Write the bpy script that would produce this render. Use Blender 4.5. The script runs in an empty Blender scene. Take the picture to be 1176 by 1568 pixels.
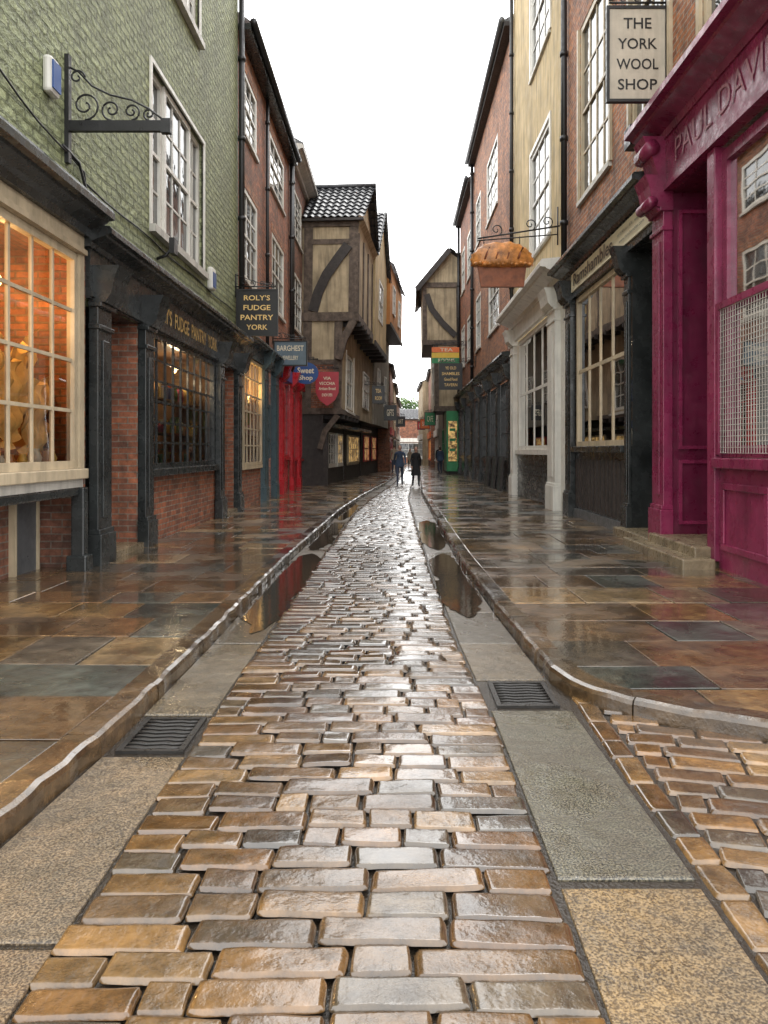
import bpy, bmesh, math, random
from mathutils import Vector, Matrix, noise
random.seed(11)
R=random.uniform
scene=bpy.context.scene
COL=scene.collection
MATS={}

# ------------------------------------------------------------------ materials
def nd(nt,t,inp=None,**props):
    n=nt.nodes.new(t)
    for k,v in props.items(): setattr(n,k,v)
    if inp:
        for k,v in inp.items(): n.inputs[k].default_value=v
    return n
def newmat(name):
    m=bpy.data.materials.new(name); m.use_nodes=True
    nt=m.node_tree; MATS[name]=m
    return m,nt,nt.nodes['Principled BSDF']
def mixc(nt,fac,a,b,mode='MIX'):
    n=nt.nodes.new('ShaderNodeMix'); n.data_type='RGBA'; n.blend_type=mode
    for i,v in ((0,fac),(6,a),(7,b)):
        if isinstance(v,(int,float)): n.inputs[i].default_value=v
        elif isinstance(v,(tuple,list)): n.inputs[i].default_value=(v[0],v[1],v[2],1)
        else: nt.links.new(v,n.inputs[i])
    return n.outputs[2]
def mrange(nt,v,a,b,c,d):
    n=nd(nt,'ShaderNodeMapRange',{'From Min':a,'From Max':b,'To Min':c,'To Max':d})
    nt.links.new(v,n.inputs['Value']); return n.outputs['Result']
def noise_n(nt,vec,scale,detail=4,rough=.6):
    n=nd(nt,'ShaderNodeTexNoise',{'Scale':scale,'Detail':min(detail,4),'Roughness':rough})
    nt.links.new(vec,n.inputs['Vector']); return n.outputs['Fac']
def bump(nt,h,strength,dist=.02,prev=None):
    n=nd(nt,'ShaderNodeBump',{'Distance':dist})
    if isinstance(strength,(int,float)): n.inputs['Strength'].default_value=strength
    else: nt.links.new(strength,n.inputs['Strength'])
    nt.links.new(h,n.inputs['Height'])
    if prev is not None: nt.links.new(prev,n.inputs['Normal'])
    return n.outputs['Normal']
def cl(c,k): return tuple(min(1,max(0,x*k)) for x in c)

def plain(name,col,rough=.5,var=.25,scale=3,bs=.15,bscale=30,metal=0,streak=.25,bd=.01):
    m,nt,b=newmat(name)
    tc=nd(nt,'ShaderNodeTexCoord'); v=tc.outputs['Object']
    f=mrange(nt,noise_n(nt,v,scale,6),.3,.7,0,1)
    c=mixc(nt,f,cl(col,1-var),cl(col,1+var))
    if streak:
        mp=nd(nt,'ShaderNodeMapping'); mp.inputs['Scale'].default_value=(5,5,.5)
        nt.links.new(v,mp.inputs['Vector'])
        st=mrange(nt,noise_n(nt,mp.outputs[0],1.2,5),.46,.72,0,streak)
        c=mixc(nt,st,c,cl(col,.35))
        r=mrange(nt,noise_n(nt,v,scale*3,3),.3,.7,max(.03,rough-.14),min(1,rough+.16))
        nt.links.new(r,b.inputs['Roughness'])
    else: b.inputs['Roughness'].default_value=rough
    nt.links.new(c,b.inputs['Base Color'])
    b.inputs['Metallic'].default_value=metal
    if bs: nt.links.new(bump(nt,noise_n(nt,v,bscale,5),bs,bd),b.inputs['Normal'])
    return m
def brick(name,c1,c2,mortar,rough=.75,bw=.27,rh=.088,ms=.009,bs=.7,nb=.35,var=.35,dirt=(.03,.025,.02),nd_=.02,warp=.02,ns=22):
    m,nt,b=newmat(name)
    tc=nd(nt,'ShaderNodeTexCoord')
    v0=tc.outputs['UV']; ob=tc.outputs['Object']
    nz=nd(nt,'ShaderNodeTexNoise',{'Scale':2.5,'Detail':3}); nt.links.new(v0,nz.inputs['Vector'])
    add=nd(nt,'ShaderNodeVectorMath',operation='MULTIPLY_ADD'); add.inputs[1].default_value=(warp,warp,0)
    nt.links.new(nz.outputs['Color'],add.inputs[0]); nt.links.new(v0,add.inputs[2])
    v=add.outputs[0]
    br=nd(nt,'ShaderNodeTexBrick',{'Scale':1,'Mortar Size':ms,'Mortar Smooth':.3,'Brick Width':bw,'Row Height':rh,'Bias':-.1})
    br.inputs['Color1'].default_value=(*c1,1); br.inputs['Color2'].default_value=(*c2,1); br.inputs['Mortar'].default_value=(*mortar,1)
    nt.links.new(v,br.inputs['Vector'])
    f=mrange(nt,noise_n(nt,ob,1.1,6,.7),.4,.7,0,1)
    c=mixc(nt,f,br.outputs['Color'],mixc(nt,.6,br.outputs['Color'],dirt))
    f2=mrange(nt,noise_n(nt,ob,9,4,.75),.32,.7,1-var,1+var)
    hs=nd(nt,'ShaderNodeHueSaturation'); nt.links.new(c,hs.inputs['Color']); nt.links.new(f2,hs.inputs['Value'])
    mp=nd(nt,'ShaderNodeMapping'); mp.inputs['Scale'].default_value=(3,3,.35); nt.links.new(ob,mp.inputs['Vector'])
    st=mrange(nt,noise_n(nt,mp.outputs[0],1.1,4),.5,.72,0,.5)
    nt.links.new(mixc(nt,st,hs.outputs[0],mixc(nt,.6,hs.outputs[0],dirt)),b.inputs['Base Color'])
    b.inputs['Roughness'].default_value=rough
    inv=mrange(nt,br.outputs['Fac'],0,1,1,0)
    n1=bump(nt,inv,bs,.012 if warp<.05 else .03)
    n2=bump(nt,noise_n(nt,ob,ns,6,.7),nb,nd_,n1)
    nt.links.new(n2,b.inputs['Normal'])
    return m
def wet(name,speck=0.0,rlo=.07,rhi=.38,bs=.5,sc=1.3,mul=1.0,film=1.0,fr=(.03,.2),pt=.85):
    """wet stone: per-stone colour in attribute 'col', water film as coat"""
    m,nt,b=newmat(name)
    g=nd(nt,'ShaderNodeNewGeometry'); v=g.outputs['Position']
    at=nd(nt,'ShaderNodeAttribute'); at.attribute_name='col'
    f=mrange(nt,noise_n(nt,v,9,8,.7),.32,.7,.45*mul,1.4*mul)
    hs=nd(nt,'ShaderNodeHueSaturation'); nt.links.new(at.outputs['Color'],hs.inputs['Color']); nt.links.new(f,hs.inputs['Value'])
    c=hs.outputs[0]
    patch=mrange(nt,noise_n(nt,v,2.3,5),.42,.66,0,pt)
    c=mixc(nt,patch,c,mixc(nt,.7,c,(.015,.011,.008)))
    if speck:
        sp=mrange(nt,noise_n(nt,v,120,3,.6),.42,.6,0,1)
        c=mixc(nt,sp,mixc(nt,speck,c,(.01,.008,.006)),mixc(nt,speck*.45,c,(.42,.34,.22)))
    nt.links.new(c,b.inputs['Base Color'])
    wm=mrange(nt,noise_n(nt,v,sc,4,.55),.4,.62,0,1)
    nt.links.new(mrange(nt,wm,0,1,rlo,rhi),b.inputs['Roughness'])
    st=mrange(nt,wm,0,1,bs*.3,bs)
    n1=bump(nt,noise_n(nt,v,60 if not speck else 120,6,.7),st,.006)
    n2=bump(nt,noise_n(nt,v,11,4,.6),st,.02,n1)
    nt.links.new(n2,b.inputs['Normal'])
    b.inputs['Specular IOR Level'].default_value=.7
    b.inputs['Coat IOR'].default_value=1.5
    nt.links.new(mrange(nt,wm,0,1,film,film*.55),b.inputs['Coat Weight'])
    nt.links.new(mrange(nt,wm,0,1,fr[0],fr[1]),b.inputs['Coat Roughness'])
    nt.links.new(bump(nt,noise_n(nt,v,13,3,.6),mrange(nt,wm,0,1,bs*.12,bs*.7),.02),b.inputs['Coat Normal'])
    return m

brick('green_masonry',(.33,.36,.19),(.25,.28,.145),(.16,.18,.09),rough=.6,bw=.34,rh=.12,ms=.02,bs=1.0,nb=1.0,var=.34,dirt=(.11,.12,.07),nd_=.07,warp=.07,ns=9)
brick('brick_red',(.4,.13,.06),(.18,.065,.04),(.27,.23,.18),var=.45)
brick('brick_brown',(.3,.115,.065),(.13,.06,.045),(.24,.2,.16),var=.45)
brick('brick_orange',(.5,.18,.065),(.2,.07,.04),(.33,.28,.22),var=.55,ms=.011)
brick('brick_glow',(.42,.14,.045),(.26,.08,.03),(.22,.12,.06),ms=.014)
plain('black_paint',(.026,.029,.029),.25,.45,2,.18,22,streak=.3)
plain('black_iron',(.014,.014,.015),.4,.3,4,.2,60)
plain('teal_paint',(.05,.085,.1),.35,.2,streak=.1)
plain('cream_paint',(.5,.41,.28),.45,.18,3,.1,30,streak=.5)
plain('white_paint',(.7,.68,.62),.4,.1,3,.1,30,streak=.35)
plain('stone_white',(.52,.5,.45),.5,.15,3,.15,30,streak=.5)
plain('red_paint',(.45,.012,.02),.3,.2,2,.05,streak=.25)
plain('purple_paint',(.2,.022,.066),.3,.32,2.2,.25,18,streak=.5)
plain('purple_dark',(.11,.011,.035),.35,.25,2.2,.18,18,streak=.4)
plain('pink_letters',(.36,.16,.2),.5,.3,8,0,streak=.3)
plain('yellow_render',(.52,.4,.215),.8,.25,1.2,.5,12,streak=.75)
plain('cream_plaster',(.43,.345,.225),.85,.32,1.3,.6,10,streak=.8)
plain('orange_plaster',(.5,.22,.07),.85,.2,1.3,.4,10,streak=.3)
plain('grey_render',(.3,.27,.22),.85,.2,1.3,.4,10,streak=.4)
plain('timber',(.12,.09,.07),.8,.5,5,.9,18,streak=.5)
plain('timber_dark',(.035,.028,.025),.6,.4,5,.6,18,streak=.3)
plain('tile_black',(.03,.031,.035),.35,.4,4,.35,20,streak=.2)
plain('tile_brown',(.12,.06,.04),.6,.4,4,.35,20,streak=.2)
plain('lead_grey',(.1,.105,.11),.4,.2,3,.2,20)
plain('drain_iron',(.02,.018,.016),.35,.3,8,.3,80)
plain('gold_letters',(.8,.55,.2),.35,.1,8,0,streak=0)
plain('cream_letters',(.75,.68,.5),.5,.05,8,0,streak=0)
plain('sign_black',(.012,.012,.012),.35,.2,5,.05,streak=0)
plain('sign_cream',(.5,.45,.36),.55,.15,3,.1,streak=.35)
plain('sign_bluegrey',(.11,.16,.2),.45,.15,3,.05,streak=.1)
plain('sign_blue',(.015,.07,.25),.4,.1,3,.05,streak=0)
plain('sign_red',(.4,.02,.035),.4,.1,3,.05,streak=0)
plain('sign_green',(.02,.24,.08),.4,.1,3,.05,streak=.2)
plain('sign_orange',(.75,.16,.03),.4,.1,3,.05,streak=0)
plain('sign_yellow',(.75,.5,.05),.4,.1,3,.05,streak=0)
plain('crust',(.5,.2,.05),.35,.55,6,.7,14,streak=.1)
plain('crust_dark',(.26,.08,.03),.5,.35,6,.4,14,streak=.2)
plain('drape',(.8,.5,.16),.7,.25,3,.2,20,streak=0)
plain('step_stone',(.2,.155,.095),.3,.45,5,.6,25,streak=.4)
plain('room_dark',(.05,.045,.04),.9,.2,3,0,streak=0)
plain('room_wood',(.22,.12,.06),.6,.3,3,.1,streak=.2)
plain('curtain',(.32,.3,.25),.8,.15,3,0,streak=.0)
plain('skin',(.5,.3,.22),.5,.05,8,0,streak=0)
plain('hair_brown',(.05,.03,.02),.6,.3,30,.3,80,streak=0)
plain('cloth_blue',(.03,.05,.09),.85,.2,8,.1,streak=0)
plain('cloth_black',(.012,.012,.014),.85,.2,8,.1,streak=0)
plain('cloth_jeans',(.04,.05,.08),.85,.2,8,.1,streak=0)
plain('cloth_beige',(.35,.28,.2),.85,.2,8,.1,streak=0)
plain('shoe_leather',(.015,.012,.01),.4,.2,8,0,streak=0)
plain('bark',(.08,.06,.04),.9,.4,5,.5)
plain('leaf',(.09,.17,.03),.6,.5,1.5,0,streak=0)
plain('leaf_shaded',(.04,.09,.02),.6,.5,1.5,0,streak=0)
plain('earth',(.07,.06,.05),.6,.3,1,.2)
plain('slate_board',(.03,.04,.035),.6,.3,3,.1,streak=.2)
GOODS=[]
for i,c in enumerate([(.5,.1,.05),(.6,.4,.1),(.1,.25,.12),(.6,.55,.45),(.08,.12,.3),(.35,.18,.08),(.65,.3,.08),(.3,.05,.1)]):
    plain('goods_%d'%i,c,.4,.2,12,0,streak=0); GOODS.append('goods_%d'%i)
wet('wet_sett',0,.1,.26,.5,1.5,.95,1.0,(.04,.15),.6)
wet('wet_flag',0,.1,.38,.5,1.3,.92,1.0,(.03,.24),.9)
wet('wet_kerb',0,.1,.35,.7,1.5,1.0,.8,(.05,.25))
wet('wet_granite',.7,.2,.45,.9,1.1,1.0,.5,(.06,.3))
def emis(name,c,s):
    m,nt,b=newmat(name); b.inputs['Base Color'].default_value=(*c,1)
    b.inputs['Emission Color'].default_value=(*c,1); b.inputs['Emission Strength'].default_value=s
emis('bulb',(1,.62,.25),7)
m,nt,b=newmat('painted_shop_glow')  # warm light of shop interiors painted as glowing blotches on flat panes
g=nd(nt,'ShaderNodeNewGeometry')
cc=mixc(nt,mrange(nt,noise_n(nt,g.outputs['Position'],3.5,4,.7),.4,.6,0,1),(.06,.03,.015),(.85,.55,.2))
nt.links.new(cc,b.inputs['Base Color']); nt.links.new(cc,b.inputs['Emission Color']); b.inputs['Emission Strength'].default_value=.5; b.inputs['Roughness'].default_value=.1
def glassclear(name,k=1.0):
    m,nt,b=newmat(name)
    nt.nodes.remove(b)
    out=nt.nodes['Material Output']
    tr=nd(nt,'ShaderNodeBsdfTransparent'); tr.inputs[0].default_value=(.86,.88,.87,1)
    gl=nd(nt,'ShaderNodeBsdfGlossy'); gl.inputs['Roughness'].default_value=.02
    fr=nd(nt,'ShaderNodeFresnel'); fr.inputs['IOR'].default_value=1.5
    g=nd(nt,'ShaderNodeNewGeometry')
    nt.links.new(bump(nt,noise_n(nt,g.outputs['Position'],1.6,1),.08,.02),gl.inputs['Normal'])
    mu=nd(nt,'ShaderNodeMath',operation='MULTIPLY'); mu.inputs[1].default_value=k; nt.links.new(fr.outputs[0],mu.inputs[0])
    mx=nd(nt,'ShaderNodeMixShader'); nt.links.new(mu.outputs[0],mx.inputs[0])
    nt.links.new(tr.outputs[0],mx.inputs[1]); nt.links.new(gl.outputs[0],mx.inputs[2]); nt.links.new(mx.outputs[0],out.inputs[0])
glassclear('glass_clear',1.1)
m,nt,b=newmat('glass_dark')
g=nd(nt,'ShaderNodeNewGeometry')
f=mrange(nt,noise_n(nt,g.outputs['Position'],1.2,3),.35,.65,0,1)
nt.links.new(mixc(nt,f,(.012,.015,.017),(.1,.1,.095)),b.inputs['Base Color'])
b.inputs['Roughness'].default_value=.04; b.inputs['Specular IOR Level'].default_value=.9
nt.links.new(bump(nt,noise_n(nt,g.outputs['Position'],2.2,2),.25,.03),b.inputs['Normal'])
m,nt,b=newmat('puddle')
b.inputs['Base Color'].default_value=(.035,.026,.018,1)
g=nd(nt,'ShaderNodeNewGeometry')
nt.links.new(mrange(nt,noise_n(nt,g.outputs['Position'],8,3),.4,.7,.01,.06),b.inputs['Roughness'])
nt.links.new(bump(nt,noise_n(nt,g.outputs['Position'],14,3),.06,.01),b.inputs['Normal'])
b.inputs['Specular IOR Level'].default_value=.8
m,nt,b=newmat('joint_wet')
g=nd(nt,'ShaderNodeNewGeometry')
nt.links.new(mixc(nt,noise_n(nt,g.outputs['Position'],30,4),(.01,.007,.005),(.04,.03,.02)),b.inputs['Base Color'])
b.inputs['Roughness'].default_value=.2
nt.links.new(bump(nt,noise_n(nt,g.outputs['Position'],60,4),.6,.01),b.inputs['Normal'])

# ------------------------------------------------------------------ builder
def frame(ox,oy,tx,ty,nx,ny):
    return lambda s,d,z:(ox+tx*s+nx*d, oy+ty*s+ny*d, z)
def LEFT(x): return frame(x,0,0,1,1,0)
def RIGHT(x): return frame(x,0,0,1,-1,0)
IDT=lambda x,y,z:(x,y,z)
class Bld:
    def __init__(s,name,T=IDT): s.name=name; s.T=T; s.parts={}; s.raw=[]; s.lights=[]
    def add(s,part,mat,verts,faces,smooth=False,col=None,bevel=0):
        p=s.parts.setdefault((part,mat),dict(v=[],f=[],uv=[],sm=[],col=[],bevel=0))
        if bevel: p['bevel']=bevel
        o=len(p['v'])
        p['v']+= [s.T(*v) for v in verts]
        if col is not None: p['col']+=[(*col,1)]*len(verts)
        for f in faces:
            a,b2,c=[Vector(verts[i]) for i in (f[0],f[1],f[2])]
            n=(b2-a).cross(c-b2)
            ax=max(range(3),key=lambda i:abs(n[i]))
            for i in f:
                x,y,z=verts[i]
                u=(y,z) if ax==0 else ((x,z) if ax==1 else (x,y))
                p['uv'].append(u)
            p['f'].append([i+o for i in f]); p['sm'].append(smooth)
    def box(s,part,mat,a0,a1,b0,b1,c0,c1,bevel=0,col=None):
        v=[(a0,b0,c0),(a1,b0,c0),(a1,b1,c0),(a0,b1,c0),(a0,b0,c1),(a1,b0,c1),(a1,b1,c1),(a0,b1,c1)]
        s.add(part,mat,v,[(0,3,2,1),(4,5,6,7),(0,1,5,4),(1,2,6,5),(2,3,7,6),(3,0,4,7)],bevel=bevel,col=col)
    def quad(s,part,mat,*pts): s.add(part,mat,list(pts),[tuple(range(len(pts)))])
    def prof(s,part,mat,pts,s0,s1,axis=0):
        n=len(pts)
        mk=(lambda t,p:(t,p[0],p[1])) if axis==0 else ((lambda t,p:(p[0],t,p[1])) if axis==1 else (lambda t,p:(p[0],p[1],t)))
        v=[mk(s0,p) for p in pts]+[mk(s1,p) for p in pts]
        f=[(i,(i+1)%n,(i+1)%n+n,i+n) for i in range(n)]+[tuple(range(n))[::-1],tuple(range(n,2*n))]
        s.add(part,mat,v,f)
    def tube(s,part,mat,pts,r,seg=7,r1=None):
        pts=[Vector(p) for p in pts]; n=len(pts); v=[];f=[]
        for i,p in enumerate(pts):
            t=(pts[min(i+1,n-1)]-pts[max(i-1,0)]).normalized()
            up=Vector((0,0,1)) if abs(t.z)<.9 else Vector((1,0,0))
            a=t.cross(up).normalized(); b=t.cross(a).normalized()
            rr=r if r1 is None else r+(r1-r)*i/(n-1)
            for k in range(seg):
                an=2*math.pi*k/seg; q=p+a*rr*math.cos(an)+b*rr*math.sin(an); v.append(tuple(q))
        for i in range(n-1):
            for k in range(seg):
                f.append((i*seg+k,i*seg+(k+1)%seg,(i+1)*seg+(k+1)%seg,(i+1)*seg+k))
        f.append(tuple(range(seg))[::-1]); f.append(tuple(range((n-1)*seg,n*seg)))
        s.add(part,mat,v,f,smooth=True)
    def lathe(s,part,mat,c,prof,seg=12):
        v=[];f=[]
        for (r,z) in prof:
            for k in range(seg):
                a=2*math.pi*k/seg; v.append((c[0]+r*math.cos(a),c[1]+r*math.sin(a),c[2]+z))
        for i in range(len(prof)-1):
            for k in range(seg): f.append((i*seg+k,i*seg+(k+1)%seg,(i+1)*seg+(k+1)%seg,(i+1)*seg+k))
        s.add(part,mat,v,f,smooth=True)
    def ball(s,part,mat,c,rx,ry,rz,nu=14,nv=9,fn=None):
        v=[];f=[]
        for j in range(nv+1):
            th=math.pi*j/nv
            for i in range(nu):
                a=2*math.pi*i/nu
                p=Vector((math.sin(th)*math.cos(a),math.sin(th)*math.sin(a),math.cos(th)))
                if fn: p=fn(p)
                v.append((c[0]+p.x*rx,c[1]+p.y*ry,c[2]+p.z*rz))
        for j in range(nv):
            for i in range(nu): f.append((j*nu+i,j*nu+(i+1)%nu,(j+1)*nu+(i+1)%nu,(j+1)*nu+i))
        s.add(part,mat,v,f,smooth=True)
    def wall(s,part,mat,s0,s1,z0,z1,ops=(),d=0,rev=.16,revmat=None):
        ss=sorted({s0,s1}|{o[0] for o in ops}|{o[1] for o in ops}); zs=sorted({z0,z1}|{o[2] for o in ops}|{o[3] for o in ops})
        ss=[a for a in ss if s0<=a<=s1]; zs=[a for a in zs if z0<=a<=z1]
        for i in range(len(ss)-1):
            for j in range(len(zs)-1):
                cs=(ss[i]+ss[i+1])/2; cz=(zs[j]+zs[j+1])/2
                if any(o[0]<cs<o[1] and o[2]<cz<o[3] for o in ops): continue
                s.quad(part,mat,(ss[i],d,zs[j]),(ss[i+1],d,zs[j]),(ss[i+1],d,zs[j+1]),(ss[i],d,zs[j+1]))
        rm=revmat or mat
        for a,b,c,e in [o[:4] for o in ops]:
            s.quad('reveals',rm,(a,d,c),(a,d-rev,c),(a,d-rev,e),(a,d,e))
            s.quad('reveals',rm,(b,d,c),(b,d-rev,c),(b,d-rev,e),(b,d,e))
            s.quad('reveals',rm,(a,d,e),(a,d-rev,e),(b,d-rev,e),(b,d,e))
            s.quad('reveals',rm,(a,d,c),(a,d-rev,c),(b,d-rev,c),(b,d,c))
    def win(s,s0,s1,z0,z1,cols,rows,fr='white_paint',d=-.1,glass='glass_dark',bar=.03,fw=.08,meet=True,sill=True,mull=(),curt=False,sillmat=None):
        p='window_frames'
        s.box(p,fr,s0,s0+fw,d-.04,d+.05,z0,z1); s.box(p,fr,s1-fw,s1,d-.04,d+.05,z0,z1)
        s.box(p,fr,s0+fw,s1-fw,d-.04,d+.048,z0,z0+fw); s.box(p,fr,s0+fw,s1-fw,d-.04,d+.048,z1-fw,z1)
        ia,ib,ja,jb=s0+fw,s1-fw,z0+fw,z1-fw
        for k in range(1,cols):
            x=ia+(ib-ia)*k/cols; s.box(p,fr,x-bar/2,x+bar/2,d-.015,d+.02,ja,jb)
        for k in range(1,rows):
            z=ja+(jb-ja)*k/rows
            if meet and k==rows//2: s.box(p,fr,ia,ib,d-.03,d+.04,z-.03,z+.03)
            else: s.box(p,fr,ia,ib,d-.013,d+.018,z-bar/2,z+bar/2)
        for x in mull: s.box(p,fr,x-.05,x+.05,d-.035,d+.046,ja,jb)
        s.quad('window_glass',glass,(ia,d,ja),(ib,d,ja),(ib,d,jb),(ia,d,jb))
        if sill: s.box('window_sills',sillmat or fr,s0-.06,s1+.06,d,.07,z0-.09,z0-.003)
    def room(s,s0,s1,z0,z1,depth,mat='room_dark',d=-.06,back=None):
        bk=back or mat
        s.quad('interior',bk,(s0,d-depth,z0),(s1,d-depth,z0),(s1,d-depth,z1),(s0,d-depth,z1))
        for a in (s0,s1): s.quad('interior',mat,(a,d,z0),(a,d-depth,z0),(a,d-depth,z1),(a,d,z1))
        for z in (z0,z1): s.quad('interior',mat,(s0,d,z),(s1,d,z),(s1,d-depth,z),(s0,d-depth,z))
    def goods(s,s0,s1,d,z,step=.14,hmax=.28):
        a=s0+step/2
        while a<s1-step/2:
            m=random.choice(GOODS); h=R(.4,1)*hmax; r=step*R(.25,.42)
            if random.random()<.5: s.lathe('goods',m,(a,d+R(-.04,.04),z),[(0,0),(r,0),(r*1.05,h*.7),(r*.5,h*.85),(r*.55,h),(0,h)],8)
            else: s.box('goods',m,a-r,a+r,d-r,d+r,z,z+h)
            a+=step*R(.8,1.4)
    def pil(s,mat,a,b,z1,d=.12,z0=0,plinth=.5):
        s.box('pilasters',mat,a,b,.002,d,z0+plinth,z1,bevel=.01)
        s.box('pilasters',mat,a-.03,b+.03,.004,d+.05,z0,z0+plinth)
        s.box('pilasters',mat,a-.015,b+.015,.003,d+.03,z0+plinth,z0+plinth+.06)
        w=(b-a)
        s.box('pilasters',mat,a+w*.28,b-w*.28,d,d+.018,z0+plinth+.2,z1-.45)
        s.box('pilasters',mat,a-.02,b+.02,.003,d+.03,z1-.33,z1-.27)
        s.box('pilasters',mat,a-.03,b+.03,.003,d+.05,z1-.06,z1)
        s.prof('consoles',mat,[(.0,z1),(d+.08,z1),(d+.16,z1+.1),(d+.2,z1+.3),(d+.26,z1+.45),(0,z1+.45)],a-.01,b+.01)
    def cornice(s,mat,a,b,z0,h,out,part='cornice'):
        o=out
        s.prof(part,mat,[(0,z0),(o*.25,z0),(o*.3,z0+h*.25),(o*.45,z0+h*.35),(o*.75,z0+h*.52),(o*.8,z0+h*.6),(o,z0+h*.63),(o,z0+h*.86),(o*.93,z0+h),(0,z0+h*1.12)],a,b)
    def pipe(s,a,d,z0,z1,r=.05,mat='black_iron'):
        s.tube('downpipe',mat,[(a,d,z0),(a,d,z1)],r,10)
        z=z0+.9
        while z<z1: s.tube('downpipe',mat,[(a,d,z),(a,d,z+.1)],r*1.35,10); z+=1.9
    def text(s,body,c,w,h,facing,mat,off=.01,ext=.006,part='lettering'):
        cu=bpy.data.curves.new('t','FONT'); cu.body=body; cu.align_x='CENTER'; cu.extrude=0; cu.offset=off; cu.resolution_u=3
        ob=bpy.data.objects.new('t',cu); COL.objects.link(ob)
        bpy.context.view_layer.update()
        me=bpy.data.meshes.new_from_object(ob.evaluated_get(bpy.context.evaluated_depsgraph_get()))
        bpy.data.objects.remove(ob)
        xs=[v.co.x for v in me.vertices]; ys=[v.co.y for v in me.vertices]
        x0,x1,y0,y1=min(xs),max(xs),min(ys),max(ys)
        V=[]
        for v in me.vertices:
            lx=((v.co.x-x0)/(x1-x0)-.5)*w; ly=((v.co.y-y0)/(y1-y0)-.5)*h
            if facing=='-y': q=(c[0]+lx,c[1]-ext,c[2]+ly)
            elif facing=='+x': q=(c[0]+ext,c[1]+lx,c[2]+ly)
            else: q=(c[0]-ext,c[1]-lx,c[2]+ly)
            V.append(q)
        F=[list(p.vertices) for p in me.polygons]
        T=s.T; s.T=IDT; s.add(part,mat,V,F); s.T=T
    def finish(s,empty=True):
        objs=[]
        allv=[v for p in s.parts.values() for v in p['v']]
        c=Vector(((min(v[0] for v in allv)+max(v[0] for v in allv))/2,(min(v[1] for v in allv)+max(v[1] for v in allv))/2,min(v[2] for v in allv)))
        single=not empty
        if empty:
            e=bpy.data.objects.new(s.name,None); e.empty_display_size=.3; COL.objects.link(e); e.location=c
        for (part,mat),p in s.parts.items():
            me=bpy.data.meshes.new(part)
            me.from_pydata([tuple(Vector(v)-c) for v in p['v']],[],p['f'])
            me.validate()
            uv=me.uv_layers.new(name='UVMap')
            if len(uv.data)==len(p['uv']):
                for i,u in enumerate(p['uv']): uv.data[i].uv=u
            if p['col'] and len(p['col'])==len(me.vertices):
                a=me.color_attributes.new('col','FLOAT_COLOR','POINT')
                for i,cc in enumerate(p['col']): a.data[i].color=cc
            if len(me.polygons)==len(p['sm']):
                me.polygons.foreach_set('use_smooth',p['sm'])
            bm=bmesh.new(); bm.from_mesh(me); bmesh.ops.recalc_face_normals(bm,faces=bm.faces); bm.to_mesh(me); bm.free()
            me.materials.append(MATS[mat])
            if single: ob=bpy.data.objects.new(s.name,me); ob.location=c
            else:
                ob=bpy.data.objects.new(part,me); ob.parent=e
            COL.objects.link(ob)
            if p['bevel']:
                bv=ob.modifiers.new('b','BEVEL'); bv.width=p['bevel']; bv.segments=2; bv.limit_method='ANGLE'
            objs.append(ob)
        for (loc,en,colr,rad) in s.lights:
            l=bpy.data.lights.new('shop_lamp','POINT'); l.energy=en; l.color=colr; l.shadow_soft_size=rad
            lo=bpy.data.objects.new('shop_lamp',l); COL.objects.link(lo)
            if empty: lo.parent=e; lo.location=Vector(s.T(*loc))-c
            else: lo.location=s.T(*loc)
        return objs
    def lamp(s,a,d,z,en,colr=(1,.6,.25),rad=.1):
        s.ball('lamp_bulb','bulb',(a,d,z+.14),.05,.05,.07,8,6); s.tube('lamp_cord','black_iron',[(a,d,z+.2),(a,d,z+.6)],.008,4)
        s.lights.append(((a,d,z),en,colr,rad))

# ------------------------------------------------------------------ ground
def interp(tab,y):
    if y<=tab[0][0]: return tab[0][1]
    for (a,b),(c,d) in zip(tab,tab[1:]):
        if y<=c: return b+(d-b)*(y-a)/(c-a)
    return tab[-1][1]
KL=[(0,-1.62),(2.97,-1.52),(4,-1.44),(5.5,-1.43),(10,-1.45),(18.6,-1.32),(24,-1.08),(29,-.75),(34,-.42),(50,.25),(70,.7),(95,.9)]
KR=[(5,1.0),(7,.93),(10.4,.86),(26,.9),(34,1.15),(50,1.6),(70,2.1),(95,2.5)]
SL=[(0,-1.0),(5.5,-1.03),(10,-1.02),(18,-.98),(24,-.72),(29,-.42),(34,-.1),(50,.5),(70,.95),(95,1.15)]
SR=[(0,.54),(4,.55),(5.7,.48),(9.3,.43),(23.5,.42),(34,.75),(50,1.2),(70,1.75),(95,2.15)]
gb=Bld('ground'); gb.box('ground','earth',-300,300,-200,500,-.5,-.06); gb.finish(False)
rb=Bld('road_bed')
ys=[-3]+[i*1.0 for i in range(0,97)]
for a,b in zip(ys,ys[1:]):
    hi=9 if b<=5 else None
    rb.quad('road_bed','joint_wet',(interp(KL,a)-.05,a,.013),((hi or interp(KR,a)+.05),a,.013),((hi or interp(KR,b)+.05),b,.013),(interp(KL,b)-.05,b,.013))
rb.finish(False)

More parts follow.
